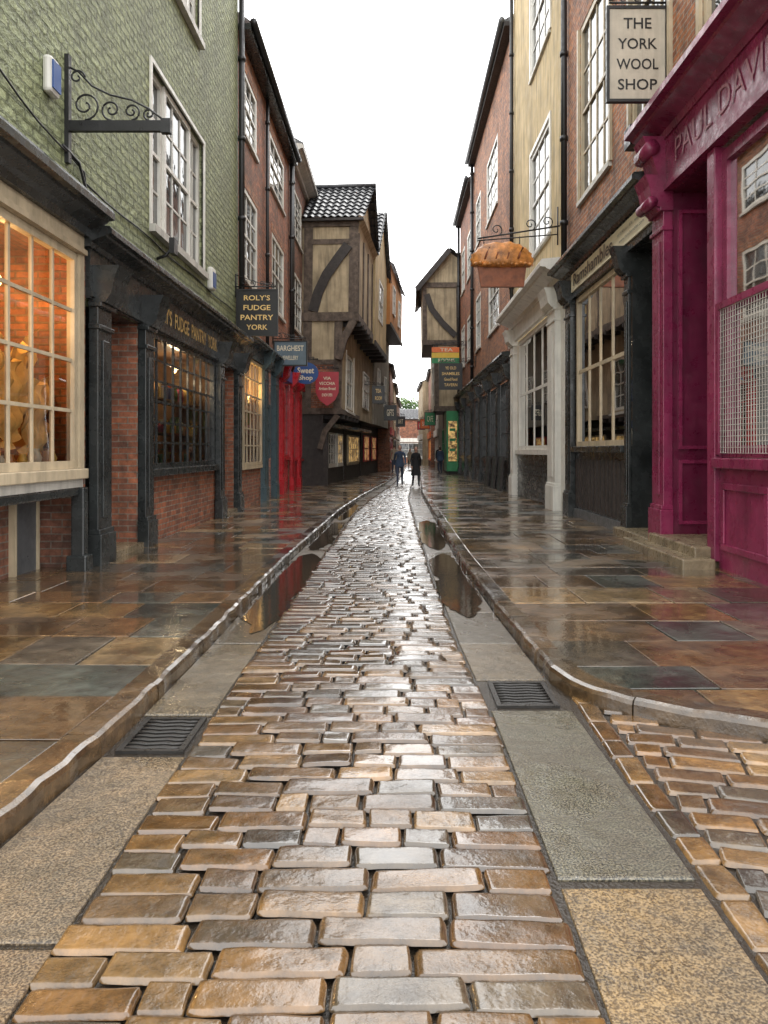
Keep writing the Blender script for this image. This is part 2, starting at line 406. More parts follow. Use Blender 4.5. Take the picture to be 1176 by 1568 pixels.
PAL=[(.165,.082,.026),(.13,.064,.023),(.2,.108,.036),(.1,.054,.023),(.125,.073,.033),(.175,.09,.028),(.1,.07,.04),(.22,.125,.046),(.145,.078,.028),(.075,.058,.04)]
def sett(B,cx,cy,lx,ly,rot,zt,col,nu,nv,part='setts'):
    v=[];f=[]
    tx,ty=R(-.004,.004),R(-.022,.022); sd=R(0,99); ca,sa=math.cos(rot),math.sin(rot)
    sk=R(-.03,.03); big=nu>5
    for j in range(nv):
        b=-1+2*j/(nv-1); b=math.copysign(abs(b)**.5,b)
        for i in range(nu):
            a=-1+2*i/(nu-1); a=math.copysign(abs(a)**.4,a)
            cr=(abs(a)**16)*(abs(b)**9)
            px=a*lx/2*(1-.06*cr); py=b*ly/2*(1-.14*cr)+sk*px
            e=.5*abs(a)**28+.5*abs(b)**12
            if big:
                px+=.007*noise.noise(Vector((px*9+sd,py*9,cy))); py+=.006*noise.noise(Vector((px*9,py*9+sd,cy)))
                q2=noise.noise(Vector((px*10+sd,py*16,sd)))+.4*noise.noise(Vector((px*30+sd,py*40,sd)))
            else: q2=0
            z=zt-.008*e+tx*a+ty*ly*b+.003*q2
            if abs(a)>.999 or abs(b)>.999: z-=.012
            v.append((cx+px*ca-py*sa,cy+px*sa+py*ca,z))
    for j in range(nv-1):
        for i in range(nu-1): f.append((j*nu+i,j*nu+i+1,(j+1)*nu+i+1,(j+1)*nu+i))
    B.add(part,'wet_sett',v,f,smooth=True,col=col)
cb=Bld('cobblestone_road')
y=.5
while y<92:
    pitch=R(.13,.154) if y<30 else .2
    xl,xr=interp(SL,y),interp(SR,y); x=xl+R(-.03,.01)
    res=(15,11) if y<5 else ((9,7) if y<12 else ((6,5) if y<35 else (4,3)))
    while x<xr-.06:
        L=R(.2,.42) if random.random()<.85 else R(.13,.2)
        if xr-(x+L)<.12: L=xr-x+R(-.01,.02)
        c=random.choice(PAL); k=R(.65,1.15)
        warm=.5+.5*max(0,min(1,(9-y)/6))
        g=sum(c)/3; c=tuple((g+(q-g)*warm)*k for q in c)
        wob=.014*math.sin(x*2.3+y*.7)+R(-.002,.002)
        camb=.035*(1-((x+L/2+.24)/.8)**2)
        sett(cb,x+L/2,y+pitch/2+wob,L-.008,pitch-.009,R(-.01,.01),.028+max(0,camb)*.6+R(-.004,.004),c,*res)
        x+=L
    y+=pitch
CK=[(1.0,5.3),(1.03,4.9),(1.12,4.6),(1.3,4.38),(1.6,4.15),(2.0,3.95),(3,3.6),(7,2.6)]
def clip(poly,p,n):
    out=[]
    for i in range(len(poly)):
        a=Vector(poly[i]); b=Vector(poly[(i+1)%len(poly)])
        da=(a-p).dot(n); db=(b-p).dot(n)
        if da>=0: out.append(tuple(a))
        if (da>=0)!=(db>=0): out.append(tuple(a+(b-a)*(da/(da-db))))
    return out
def slabbox(B,part,mat,poly,z0,z1,col,bev=.006,tilt=.004,smooth=False):
    n=len(poly)
    cx=sum(p[0] for p in poly)/n; cy=sum(p[1] for p in poly)/n
    tx,ty=R(-tilt,tilt),R(-tilt,tilt)
    def ins(p,k): 
        d=max(.05,math.hypot(p[0]-cx,p[1]-cy)); return (cx+(p[0]-cx)*(1-k/d),cy+(p[1]-cy)*(1-k/d))
    zz=lambda p,z:z+tx*(p[0]-cx)+ty*(p[1]-cy)
    i1=[ins(p,bev*.7) for p in poly]; i2=[ins(p,bev*2.2) for p in poly]
    v=[(p[0],p[1],z0) for p in poly]+[(p[0],p[1],zz(p,z1-bev)) for p in poly]+[(p[0],p[1],zz(p,z1-bev*.35)) for p in i1]+[(p[0],p[1],zz(p,z1)) for p in i2]
    f=[]
    for i in range(n):
        j=(i+1)%n
        for r in range(3): f.append((i+r*n,j+r*n,j+(r+1)*n,i+(r+1)*n))
    f.append(tuple(range(3*n,4*n)))
    B.add(part,mat,v,f,col=col,smooth=smooth)
y=.4
while y<4.75:
    L=R(.18,.32); k=R(.7,1.15); c=random.choice(PAL)
    sett(cb,1.135+.01*math.sin(y*3),y+L/2,L-.008,.12,math.pi/2,.027+R(-.003,.003),tuple(q*k for q in c),11,8); y+=L
# side street courses, butting the border row (course line: y = y0 + tan(a)*(x-1.205))
a=math.radians(-13); ca,sa=math.cos(a),math.sin(a)
yy0=.2
while yy0<7.5:
    p=0
    while p<8.0:
        L=R(.18,.38) if p>0 else R(.08,.34)
        mx=1.205+(p+L/2)*ca; my=yy0+(p+L/2)*sa; p+=L
        if my<.1 or my>interp(CK,mx)+.06: continue
        k=R(.65,1.2); c=random.choice(PAL)
        sett(cb,mx,my,L-.009,.134,a,.03+R(-.004,.004),tuple(q_*k for q_ in c),11,8,'setts_side')
    yy0+=.1475
cb.finish(False)

# gutter slabs
gs=Bld('gutter_paving')
def gutter(lo,hi,ycuts,cols):
    for (a,b),c in zip(ycuts,cols):
        g=.006
        P=[(interp(lo,a)+g,a+g),(interp(hi,a)-g,a+g),(interp(hi,b)-g,b-g),(interp(lo,b)+g,b-g)]
        slabbox(gs,'slabs','wet_granite',P,-.02,.024+R(-.003,.003),c)
kl2=[(y_,x_+.005) for y_,x_ in KL]; sl2=[(y_,x_-.012) for y_,x_ in SL]
lc=[((.5,2.33),(.24,.13,.05)),((2.35,3.8),(.2,.13,.07)),((4.37,6.0),(.13,.098,.06)),((6.0,7.0),(.05,.043,.037)),((7.0,8.2),(.07,.05,.035))]
y=8.2
while y<60:
    L=R(.8,1.4); k=R(.5,1.1); lc.append(((y,y+L),(.1*k,.075*k,.05*k))); y+=L
gutter(kl2,sl2,[c[0] for c in lc],[c[1] for c in lc])
sr2=[(y_,x_+.02) for y_,x_ in SR]
krn=[(0,1.06),(2.7,1.06),(4.4,1.03),(5,.995),(7,.925),(10.4,.855),(26,.895),(34,1.145),(50,1.595),(70,2.095),(95,2.5)]
rc=[((.5,2.66),(.27,.155,.045)),((2.7,4.46),(.05,.058,.042)),((5.05,6.0),(.13,.095,.06)),((6.0,7.15),(.03,.028,.026)),((7.15,8.5),(.07,.05,.035))]
y=8.5
while y<60:
    L=R(.8,1.4); k=R(.5,1.1); rc.append(((y,y+L),(.1*k,.075*k,.05*k))); y+=L
gutter(sr2,krn,[c[0] for c in rc],[c[1] for c in rc])
gs.finish(False)
def drain(x0,x1,y0,y1):
    B=Bld('drain_grate')
    B.box('frame','drain_iron',x0,x1,y0,y0+.03,.0,.03); B.box('frame','drain_iron',x0,x1,y1-.03,y1,.0,.03)
    B.box('frame','drain_iron',x0,x0+.03,y0+.03,y1-.03,.0,.029); B.box('frame','drain_iron',x1-.03,x1,y0+.03,y1-.03,.0,.029)
    n=int((y1-y0-.06)/.05)
    for i in range(n):
        yy=y0+.03+(i+.5)*(y1-y0-.06)/n
        B.tube('bars','drain_iron',[(x0+.03+t*(x1-x0-.06)/6,yy+.008*math.sin(t*2.1),.022) for t in range(7)],.009,5)
    B.box('pit','room_dark',x0+.03,x1-.03,y0+.03,y1-.03,-.01,.0155)
    B.finish()
drain(-1.4,-1.06,3.84,4.33); drain(.6,.97,4.52,5.0)

# kerbs
def resample(pts,step):
    P=[Vector(p) for p in pts]
    dens=[]
    for a,b in zip(P,P[1:]):
        n=max(1,int((b-a).length/.05))
        for i in range(n): dens.append(a+(b-a)*i/n)
    dens.append(P[-1])
    for _ in range(12):
        dens=[dens[0]]+[(dens[i-1]+dens[i]*2+dens[i+1])/4 for i in range(1,len(dens)-1)]+[dens[-1]]
    return dens
def kerb(name,pts,side,w=.17):
    B=Bld(name); D=resample(pts,.05); i=0
    while i<len(D)-2:
        n=int(R(14,24)); j=min(i+n,len(D)-1)
        seg=D[i:j+1:2] if j-i>2 else [D[i],D[j]]
        if seg[-1]!=D[j]: seg.append(D[j])
        c=random.choice([(.08,.05,.024),(.055,.04,.027),(.1,.06,.028),(.04,.033,.025)])
        zt=.125+R(-.003,.003); sd=R(0,9)
        m=len(seg); v=[]
        for k,p in enumerate(seg):
            t=(seg[min(k+1,m-1)]-seg[max(k-1,0)]).normalized(); nn=Vector((t.y,-t.x))*side
            pp=p+t*(.004 if k==0 else (-.004 if k==m-1 else 0))
            wb=.018*noise.noise(Vector((p.x*5+sd,p.y*5,0))); dz=.008*noise.noise(Vector((p.x*6,p.y*6,sd)))
            for (o,z) in ((wb-.004,-.02),(wb+.0,zt-.035+dz),(wb+.01,zt-.012+dz),(wb+.035,zt+dz),(w,zt)):
                q=pp+nn*o; v.append((q.x,q.y,z))
        f=[]
        for k in range(m-1):
            for r_ in range(4): f.append((k*5+r_,k*5+r_+1,(k+1)*5+r_+1,(k+1)*5+r_))
        f.append((0,1,2,3,4)); f.append(tuple((m-1)*5+r_ for r_ in range(5)))
        B.add('kerb','wet_kerb',v,f,smooth=False,col=c)
        i=j
    B.finish(False)
kerb('kerb',[(x_,y_) for y_,x_ in KL],-1)
kerb('kerb',[(x_,y_) for y_,x_ in KR[::-1]][:-1]+CK,-1,.16)

# pavements
FPAL=[(.24,.14,.054),(.15,.092,.043),(.18,.125,.07),(.09,.087,.07),(.28,.165,.064),(.14,.082,.04),(.115,.09,.062),(.23,.155,.08),(.07,.08,.066),(.18,.098,.042),(.29,.195,.095)]
def pavement(name,lo,hi,y0,y1,corner=None):
    B=Bld(name); y=y0
    while y<y1:
        L=R(.42,.8) if y<30 else R(.9,1.4)
        W=hi(y)-lo(y)
        cuts=[0]; t=0
        while True:
            t+=R(.5,1.15)/W
            if t>1-.35/W: break
            cuts.append(t)
        cuts.append(1); g=.006
        sk=R(-.04,.04) if not corner or y>6.3 else R(-.1,.1)
        for a,b in zip(cuts,cuts[1:]):
            def X(t,yy): return lo(yy)+W*t+(0 if t<1 else hi(yy)-lo(yy)-W)
            P=[(X(a,y)+g,y+g+sk*a),(X(b,y)-g,y+g+sk*b),(X(b,y+L)-g,y+L-g+sk*b),(X(a,y+L)+g,y+L-g+sk*a)]
            if corner:
                for p,n in corner:
                    P=clip(P,p,n)
                    if len(P)<3: break
                if len(P)<3: continue
                ar=abs(sum(P[i][0]*P[(i+1)%len(P)][1]-P[(i+1)%len(P)][0]*P[i][1] for i in range(len(P))))/2
                if ar<.01: continue
            c=random.choice(FPAL); k=R(.6,1.2)
            slabbox(B,'flags','wet_flag',P,.0,.122+R(-.003,.003),tuple(q*k for q in c),.004,.006)
        y+=L
    ys=[y0+i*(y1-y0)/80 for i in range(81)]
    for a,b in zip(ys,ys[1:]):
        P=[(lo(a),a),(hi(a),a),(hi(b),b),(lo(b),b)]
        if corner:
            for p,n in corner:
                P=clip(P,p,n)
                if len(P)<3: break
            if len(P)<3: continue
        B.add('flags','wet_flag',[(p[0],p[1],.108) for p in P],[tuple(range(len(P)))],col=(.02,.015,.01))
    B.finish(False)
pavement('pavement',lambda y_:-4.6 if y_<31 else -3.2,lambda y_:interp(KL,y_)-.165,0,92)
corner=[]
for a,b in zip(CK,CK[1:]):
    A=Vector(a);Bv=Vector(b); t=(Bv-A).normalized(); n=Vector((-t.y,t.x)); corner.append((A+n*.155,n))
pavement('pavement',lambda y_:interp(KR,y_)+.155,lambda y_:4.3 if y_>6.3 else 9,2.6,92,corner)

# puddles
def puddle(x0,x1,y0,y1,z,seed):
    B=Bld('puddle'); N=90; L=[];Rr=[]
    for i in range(N+1):
        t=i/N; yy=y0+(y1-y0)*t; e=min(1,t*5)**.7*min(1,(1-t)*5)**.7
        n1=noise.noise(Vector((seed,yy*1.6,0)))+.5*noise.noise(Vector((seed,yy*9,0)))
        cx=x0+(x1-x0)*(.5+.2*noise.noise(Vector((seed+4,yy*1.3,0)))); w=(x1-x0)*.5*e*(1.1+.6*n1)
        L.append((max(x0,cx-w),yy,z)); Rr.append((min(x1,cx+w*(1+.2*noise.noise(Vector((yy*6,seed,3))))),yy,z))
    v=L+Rr; B.add('puddle','puddle',v,[(i,N+1+i,N+2+i,i+1) for i in range(N)]); B.finish(False)
puddle(-1.44,-.99,6.3,11.2,.032,3); puddle(.46,.88,6.9,11.2,.032,8); puddle(-1.44,-1.02,11.6,16,.032,9); puddle(.44,.86,11.6,16.5,.032,14); puddle(-1.4,-1.0,16.5,22,.032,21)

# ------------------------------------------------------------------ LEFT: green masonry house
b=Bld('green_masonry_house',LEFT(-3.75))
ops=[(11.8,15.0,5.0,7.5),(12.2,14.7,9.35,11.7)]
b.wall('walls','green_masonry',4,18.35,4.1,13.5,ops,rev=.2)
def tri(b,s0,s1,z0,z1,fr='white_paint'):
    w=(s1-s0)
    b.win(s0,s0+w*.25,z0,z1,2,4,fr,d=-.12,sill=False,bar=.035,fw=.1)
    b.win(s0+w*.25,s0+w*.75,z0,z1,3,4,fr,d=-.08,sill=False,bar=.035,fw=.1)
    b.win(s0+w*.75,s1,z0,z1,2,4,fr,d=-.12,sill=False,bar=.035,fw=.1)
    b.box('window_sills','stone_white',s0-.08,s1+.08,-.15,.1,z0-.12,z0-.003)
    b.box('window_frames',fr,s0-.07,s0,-.03,.03,z0,z1+.07); b.box('window_frames',fr,s1,s1+.07,-.03,.03,z0,z1+.07); b.box('window_frames',fr,s0,s1,-.03,.032,z1,z1+.07)
tri(b,*ops[0]); tri(b,*ops[1])
b.quad('walls','green_masonry',(4,0,0),(4,-6,0),(4,-6,13.5),(4,0,13.5)); b.quad('walls','green_masonry',(18.35,0,4),(18.35,-6,4),(18.35,-6,13.5),(18.35,0,13.5))
b.quad('walls','green_masonry',(4,-6,0),(18.35,-6,0),(18.35,-6,13.5),(4,-6,13.5)); b.cornice('stone_white',3.9,18.4,13.4,.4,.4); b.quad('roof','tile_black',(3.8,.4,13.8),(18.4,.4,13.8),(18.4,-6,17),(3.8,-6,17))
b.win(5.0,9.08,1.32,3.85,8,4,'cream_paint',d=-.05,glass='glass_clear',bar=.04,fw=.09,meet=False,sill=False)
b.box('bay_sill','cream_paint',4,9.16,-.2,.1,1.2,1.317,bevel=.01); b.box('bay_sill','stone_white',4,9.14,-.2,.04,1.1,1.2)
b.box('fascia','cream_paint',4,9.2,-.15,.03,3.853,4.1); b.box('fascia','cream_paint',4,9.2,-.14,.07,3.86,3.92)
b.cornice('black_paint',4,9.25,4.08,.34,.38)
b.box('walls','cream_paint',4,5.0,-.1,0,1.32,3.85)
b.box('bay_post','cream_paint',9.083,9.2,-.12,.03,1.32,3.85)
b.wall('plinth','brick_brown',4,9.3,0,1.1,(),d=-.55)
b.box('plinth_door','lead_grey',8.6,9.1,-.56,-.5,.1,1.0); b.box('plinth_door','cream_paint',8.55,8.6,-.56,-.48,.1,1.05); b.box('plinth_door','cream_paint',9.1,9.15,-.56,-.48,.1,1.05)
b.box('bay_leg','black_paint',9.02,9.16,-.06,.1,.12,1.1,bevel=.02); b.box('bay_leg','black_paint',8.98,9.2,-.1,.14,0,.3,bevel=.02)
b.box('bay_leg','black_paint',5,9.0,-.03,.05,1.0,1.1)
b.quad('walls','brick_brown',(9.3,0,0),(9.3,-.9,0),(9.3,-.9,4.1),(9.3,0,4.1))
b.room(4.2,9.25,1.32,3.95,1.5,'brick_glow',d=-.1)
b.box('interior','room_wood',4.2,9.2,-1.5,-.12,1.322,1.36)
for i in range(7):
    v=[];f=[]
    s0=4.8+i*.62; W=.95; top=(2.75,2.35,2.95)[i%3]
    for j in range(25):
        for k in range(15):
            u=j/24; t=k/14
            zz=top-.45*math.sin(u*math.pi)*(1-t*.4)-t*1.15
            dd=-.42-.07*math.sin(u*30+t*5)-.05*math.sin(t*16)-.08*t
            v.append((s0+W*(u-.5)*(1-.35*t)+W*.5,dd,max(1.37,zz)))
    for j in range(24):
        for k in range(14): f.append((j*15+k,(j+1)*15+k,(j+1)*15+k+1,j*15+k+1))
    b.add('drapes','drape',v,f,smooth=True)
a=5.1
while a<9:
    m=random.choice(['goods_1','goods_5','crust','goods_6','goods_3']); r=R(.05,.09)
    b.lathe('pots',m,(a,-.25+R(-.05,.05),1.36),[(0,0),(r*.7,0),(r,r*1.1),(r*.6,r*2),(r*.7,r*2.3),(0,r*2.3)],10); a+=R(.16,.26)
b.box('interior','room_wood',4.2,9.2,-1.5,-1.1,2.6,2.64); b.goods(4.6,9.1,-1.25,2.64,.2,.35)
b.ball('lantern','goods_0',(7.35,-.3,2.6),.12,.12,.15); b.tube('lantern_cord','black_iron',[(7.35,-.3,2.7),(7.35,-.3,3.9)],.008,4)
for q in (5.6,7.2,8.6): b.lamp(q,-.7,3.3,40,(1,.6,.24))
b.pil('black_paint',9.4,9.85,3.35); b.pil('black_paint',11.2,11.58,3.35); b.pil('black_paint',16.0,16.4,3.35); b.pil('black_paint',17.85,18.25,3.35)
b.box('fascia','black_paint',9.3,18.4,0,.06,3.38,3.98); b.cornice('black_paint',9.2,18.5,3.98,.24,.36)
b.box('fascia','black_paint',9.3,18.4,.062,.09,3.4,3.46)
b.text("ROLY'S  FUDGE  PANTRY  YORK",(-3.69,13.85,3.7),4.1,.26,'+x','gold_letters',.015,.01)
b.win(11.65,15.95,1.25,3.37,9,6,'black_paint',d=-.04,glass='glass_clear',bar=.035,meet=False,sill=False,fw=.08)
b.box('shop_sill','black_paint',11.6,16,-.1,.1,1.13,1.247,bevel=.01)
b.wall('plinth','brick_red',11.2,16.4,0,1.13,(),d=-.02)
b.room(11.6,16,1.2,3.4,1.3,'room_wood',d=-.08,back='room_dark')
for z in (1.26,1.85,2.45): 
    b.box('shelves','room_wood',11.7,15.9,-.75,-.3,z-.03,z); b.goods(11.7,15.9,-.4,z,.17,.3); b.goods(11.7,15.9,-.6,z,.17,.36)
b.lamp(12.8,-.5,2.95,25,(1,.75,.45)); b.lamp(14.8,-.5,2.95,25,(1,.75,.45))
for (a0,a1) in ((9.85,11.2),(16.4,17.85)):
    b.quad('door_recess','brick_red',(a1,0,0),(a1,-.38,0),(a1,-.38,3.38),(a1,0,3.38)); b.quad('door_recess','black_paint',(a0,0,0),(a0,-.38,0),(a0,-.38,3.38),(a0,0,3.38))
    b.quad('door_recess','black_paint',(a0,0,3.37),(a0,-.38,3.37),(a1,-.38,3.37),(a1,0,3.37))
    b.box('door','black_paint',a0+.1,a1-.1,-.42,-.36,.15,2.7); b.quad('door','black_paint',(a0,-.39,0),(a1,-.39,0),(a1,-.39,3.38),(a0,-.39,3.38))
    b.win(a0+.25,a1-.25,1.2,2.5,2,3,'black_paint',d=-.34,sill=False,fw=.05)
    b.box('door_step','step_stone',a0,a1,-.38,.1,0,.2)
b.pipe(18.3,.1,4.2,13.4,.07)
b.tube('cable','black_iron',[(6+i*.4,.03,5.3-.06*i+.04*math.sin(i)) for i in range(9)]+[(9.3,.03,4.5)],.012,5)
b.tube('cable','black_iron',[(8.6,.03,4.95),(9.0,.05,4.9),(9.15,.08,4.6),(9.2,.1,4.45)],.018,5)
b.tube('cable','black_iron',[(9.3+i*.6,.02,4.75-.02*math.sin(i*1.3)) for i in range(15)],.012,5)
b.box('flood_lamp','black_iron',12.0,12.2,.22,.3,4.62,4.86); b.tube('flood_lamp','black_iron',[(12.1,0,4.55),(12.1,.14,4.6),(12.1,.22,4.7)],.025,6)
b.box('alarm_box','white_paint',8.15,8.4,.0,.1,5.35,5.75,bevel=.04); b.box('alarm_box','sign_blue',8.18,8.37,.1,.115,5.4,5.7)
b.box('alarm_box','white_paint',15.3,15.6,.0,.12,4.75,5.2,bevel=.04); b.box('alarm_box','sign_blue',15.33,15.57,.12,.13,4.8,5.1)
b.finish()

# ------------------------------------------------------------------ LEFT: brick townhouses
b=Bld('brick_townhouse',LEFT(-3.75))
ops=[(18.75,20.8,9.4,11.0),(23.0,25.9,9.5,11.1),(18.85,20.9,5.8,8.1),(23.4,25.9,5.9,8.2)]
b.wall('walls','brick_red',18.37,27.2,4.3,11.7,ops)
for o in ops:
    b.win(*o,3,4,'white_paint',bar=.05,fw=.12,d=-.05,sillmat='stone_white'); b.box('lintels','brick_orange',o[0]-.1,o[1]+.1,0,.012,o[3],o[3]+.28)
b.box('eaves','black_paint',18.37,27.2,0,.3,11.6,11.75); b.tube('gutter','black_iron',[(18.4,.36,11.8),(27.2,.36,11.8)],.09,8)
b.quad('roof','tile_brown',(18.37,.35,11.76),(27.2,.35,11.76),(27.2,-4,15),(18.37,-4,15))
for s_ in (18.38,27.2): b.quad('walls','brick_brown',(s_,0,0),(s_,-4,0),(s_,-4,15),(s_,0,11.7))
b.pipe(27.1,.1,4.3,11.7,.06); b.pipe(22.1,.08,4.3,11.7,.05)
b.box('fascia','black_paint',18.4,24.8,-.1,.1,3.9,4.2); b.cornice('black_paint',18.4,24.8,4.18,.2,.35)
b.win(18.75,21.3,1.15,3.88,5,6,'cream_paint',d=.02,glass='glass_clear',bar=.035,meet=False)
b.room(18.6,21.4,1.1,3.9,1,'room_wood',d=-.03); b.lamp(19.4,-.4,3.1,50,(1,.65,.25)); b.lamp(20.8,-.4,3.1,50,(1,.65,.25))
for z in (1.2,2.0,2.8): b.goods(18.8,21.3,-.3,z,.2,.4); b.box('shelves','room_wood',18.7,21.3,-.5,-.15,z-.03,z)
b.wall('plinth','brick_red',18.37,21.4,0,1.1,(),d=.0)
b.pil('teal_paint',21.45,21.9,3.85); b.box('door','teal_paint',21.9,23.4,-.2,-.1,0,3.9); b.win(22.1,23.2,1.3,2.9,2,3,'teal_paint',d=-.06,sill=False); b.pil('teal_paint',23.4,23.8,3.85)
b.box('walls','teal_paint',23.8,24.8,-.1,0.01,0,3.9)
b.box('fascia','sign_blue',24.8,27.2,-.1,.12,3.9,4.3)
b.pil('red_paint',24.85,25.3,3.85,plinth=.6); b.box('door','red_paint',25.3,27.2,-.12,-.04,0,1.3); b.win(25.3,27.2,1.3,3.85,3,4,'red_paint',d=-.05,meet=False)
b.finish()
b=Bld('brick_townhouse',LEFT(-3.75))
ops=[(28.4,30.8,9.5,11.3),(28.4,30.8,6.1,8.2)]
b.wall('walls','brick_brown',27.22,36,4.3,12.2,ops)
for o in ops: b.win(*o,3,4,'white_paint',bar=.05,fw=.12,d=-.05,sillmat='stone_white')
b.cornice('stone_white',27.2,36,12.0,.4,.5); b.quad('roof','tile_black',(27.2,.5,12.44),(36,.5,12.44),(36,-4,15),(27.2,-4,15))
b.quad('walls','brick_brown',(27.22,0,4),(27.22,-4,4),(27.22,-4,15),(27.22,0,12.2))
b.box('fascia','red_paint',27.22,31,-.1,.12,3.9,4.35); b.pil('red_paint',27.25,27.6,3.85); b.pil('red_paint',29.2,29.6,3.85)
b.win(27.6,29.2,1.2,3.85,2,4,'red_paint',d=-.05,meet=False); b.win(29.6,31,1.2,3.85,2,4,'red_paint',d=-.05,meet=False); b.box('plinth','red_paint',27.22,31,-.12,-.01,0,1.2)
b.pipe(27.3,.12,4.4,12,.06)
b.finish()

# ------------------------------------------------------------------ LEFT: timber-framed jettied houses
def tiles(B,part,mat,p00,p10,p01,p11,cols,rows,amp=.04):
    p00,p10,p01,p11=map(Vector,(p00,p10,p01,p11)); n=(p10-p00).cross(p01-p00).normalized()
    if n.z<0: n=-n
    nu=cols*6; v=[];f=[]
    for r in range(rows):
        for e in (0,1):
            t=(r+e)/rows
            for i in range(nu+1):
                u=i/nu; p=(p00*(1-u)+p10*u)*(1-t)+(p01*(1-u)+p11*u)*t
                w=math.sin(u*cols*2*math.pi); w=w*amp*.6+.03*noise.noise(p*1.3)
                p=p+n*(w+(amp*.9 if e==0 else 0)); v.append(tuple(p))
    for r in range(rows):
        o=r*2*(nu+1)
        for i in range(nu): f.append((o+i,o+i+1,o+nu+1+i+1,o+nu+1+i))
        if r<rows-1:
            a=o+nu+1; c=o+2*(nu+1)
            for i in range(nu): f.append((a+i,a+i+1,c+i+1,c+i))
    B.add(part,mat,v,f,smooth=False)
def brace(B,part,mat,pts,w,axis,off,th=.05):
    V=[Vector(p) for p in pts]; n=len(V); v=[]
    for i,p in enumerate(V):
        t=(V[min(i+1,n-1)]-V[max(i-1,0)]).normalized(); q=Vector((-t.y,t.x))*w/2
        for sgn in (1,-1):
            for o in (off,off-th):
                a=p+q*sgn
                v.append((o,a.x,a.y) if axis==0 else (a.x,o,a.y))
    f=[]
    for i in range(n-1):
        a=i*4; c=a+4
        f+=[(a,a+2,c+2,c),(a+1,c+1,c+3,a+3),(a,c,c+1,a+1),(a+2,a+3,c+3,c+2)]
    f+=[(0,1,3,2),(4*n-4,4*n-2,4*n-1,4*n-3)]
    B.add(part,mat,v,f)
th=math.atan(.08); TX,TY=math.sin(th),math.cos(th)
def leanframe(ox,oy,tx,ty,nx,ny,k=.012):
    # old houses lean a little toward the street with height
    return lambda s,d,z:(ox+tx*s+nx*(d+k*(z-3 if z>3 else 0)), oy+ty*s+ny*(d+k*(z-3 if z>3 else 0)), z+.05*math.sin(s*.9)*(1 if z>3 else 0))
FD=leanframe(-2.9,31,TX,TY,TY,-TX)
b=Bld('timber_framed_house',FD)
d1,d2=.72,1.32
def tbox(b,s0,s1,d0,dd,z0,z1,mat,ops=()):
    b.quad('walls',mat,(s0,d0,z0),(s0,dd,z0),(s0,dd,z1),(s0,d0,z1)); b.quad('walls',mat,(s1,d0,z0),(s1,dd,z0),(s1,dd,z1),(s1,d0,z1))
    b.wall('walls',mat,s0,s1,z0,z1,ops,d=dd)
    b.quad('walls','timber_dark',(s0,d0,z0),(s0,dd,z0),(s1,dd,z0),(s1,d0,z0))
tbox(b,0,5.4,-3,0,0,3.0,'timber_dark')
tbox(b,0,5.4,-3,d1,3.0,6.9,'cream_plaster',[(1.3,3.6,3.3,5.6)])
tbox(b,0,5.4,-3,d2,6.9,10.9,'cream_plaster')
b.win(1.3,3.6,3.3,5.6,3,4,'white_paint',d=d1-.08,sill=False,bar=.05,fw=.12); b.box('window_frames','white_paint',1.2,1.3,d1,d1+.04,3.2,5.7); b.box('window_frames','white_paint',3.6,3.7,d1,d1+.04,3.2,5.7)
b.box('window_sills','white_paint',1.2,3.7,d1,d1+.1,3.1,3.2)
def nt_(d0,dd,z0,z1,proud=.05,mat='timber'): b.box('timber_frame',mat,-proud,-.002,d0,dd,z0,z1)
nt_(-.9,d2+.05,6.75,7.1,.1); nt_(-.9,d2+.04,10.55,10.9,.08); nt_(d2-.34,d2+.02,7.1,10.55); nt_(-.85,-.5,7.1,10.55,.06); nt_(-.5,d2-.34,9.85,10.05,.04)
brace(b,'timber_frame','timber_dark',[(-.45,7.15),(-.25,7.9),(.08,8.6),(.5,9.2),(.95,9.8)],.4,0,-.065,.05)
nt_(-.9,d1+.05,3.0,3.25,.08); nt_(d1-.3,d1+.02,3.25,6.75); nt_(-.85,-.5,3.25,6.75,.06); nt_(-.5,d1-.3,5.0,5.2,.05)
b.box('brick_infill','brick_red',-.02,-.003,-.5,.42,3.25,5.0)
brace(b,'timber_frame','timber',[(d1-.1,5.2),(d1+.1,6.0),(d2-.1,6.75)],.3,0,-.03,.2)
brace(b,'timber_frame','timber',[(-.1,1.6),(.1,2.3),(d1-.1,2.95)],.22,0,-.03,.2)
b.prof('eaves_cove','cream_plaster',[(d2,10.3),(d2+.06,10.6),(d2+.25,10.8),(d2,10.8)],0,5.4)
for z0,z1,dd in ((6.75,7.05,d2),(3.0,3.2,d1)): b.box('timber_frame','timber',-.05,5.4,dd+.003,dd+.08,z0,z1)
for s_ in (.1,1.7,3.4,5.1): b.box('timber_frame','timber',s_,s_+.2,d2+.003,d2+.05,7.05,10.3)
for s_ in (0.3,1.4,2.5,3.6,4.7): b.box('joist_ends','timber_dark',s_,s_+.16,d1,d2+.12,6.55,6.75); b.box('joist_ends','timber_dark',s_,s_+.16,0,d1+.1,2.82,3.0)
tiles(b,'roof','tile_black',(-.35,-.9,10.85),(-.25,d2+.3,10.85),(2.4,-.9,12.9),(2.4,d2+.45,12.9),9,9,.06)
tiles(b,'roof','tile_black',(5.6,-.9,10.85),(5.6,d2+.3,10.85),(2.4,-.9,12.9),(2.4,d2+.45,12.9),9,9,.06)
b.quad('walls','cream_plaster',(0,d2,10.9),(5.4,d2,10.9),(2.4,d2,12.85))
b.tube('ridge','tile_black',[(2.4,-.9,12.95),(2.4,d2+.45,12.95)],.11,8)
b.box('eaves','timber_dark',-.3,-.12,-.9,d2+.25,10.74,10.84)
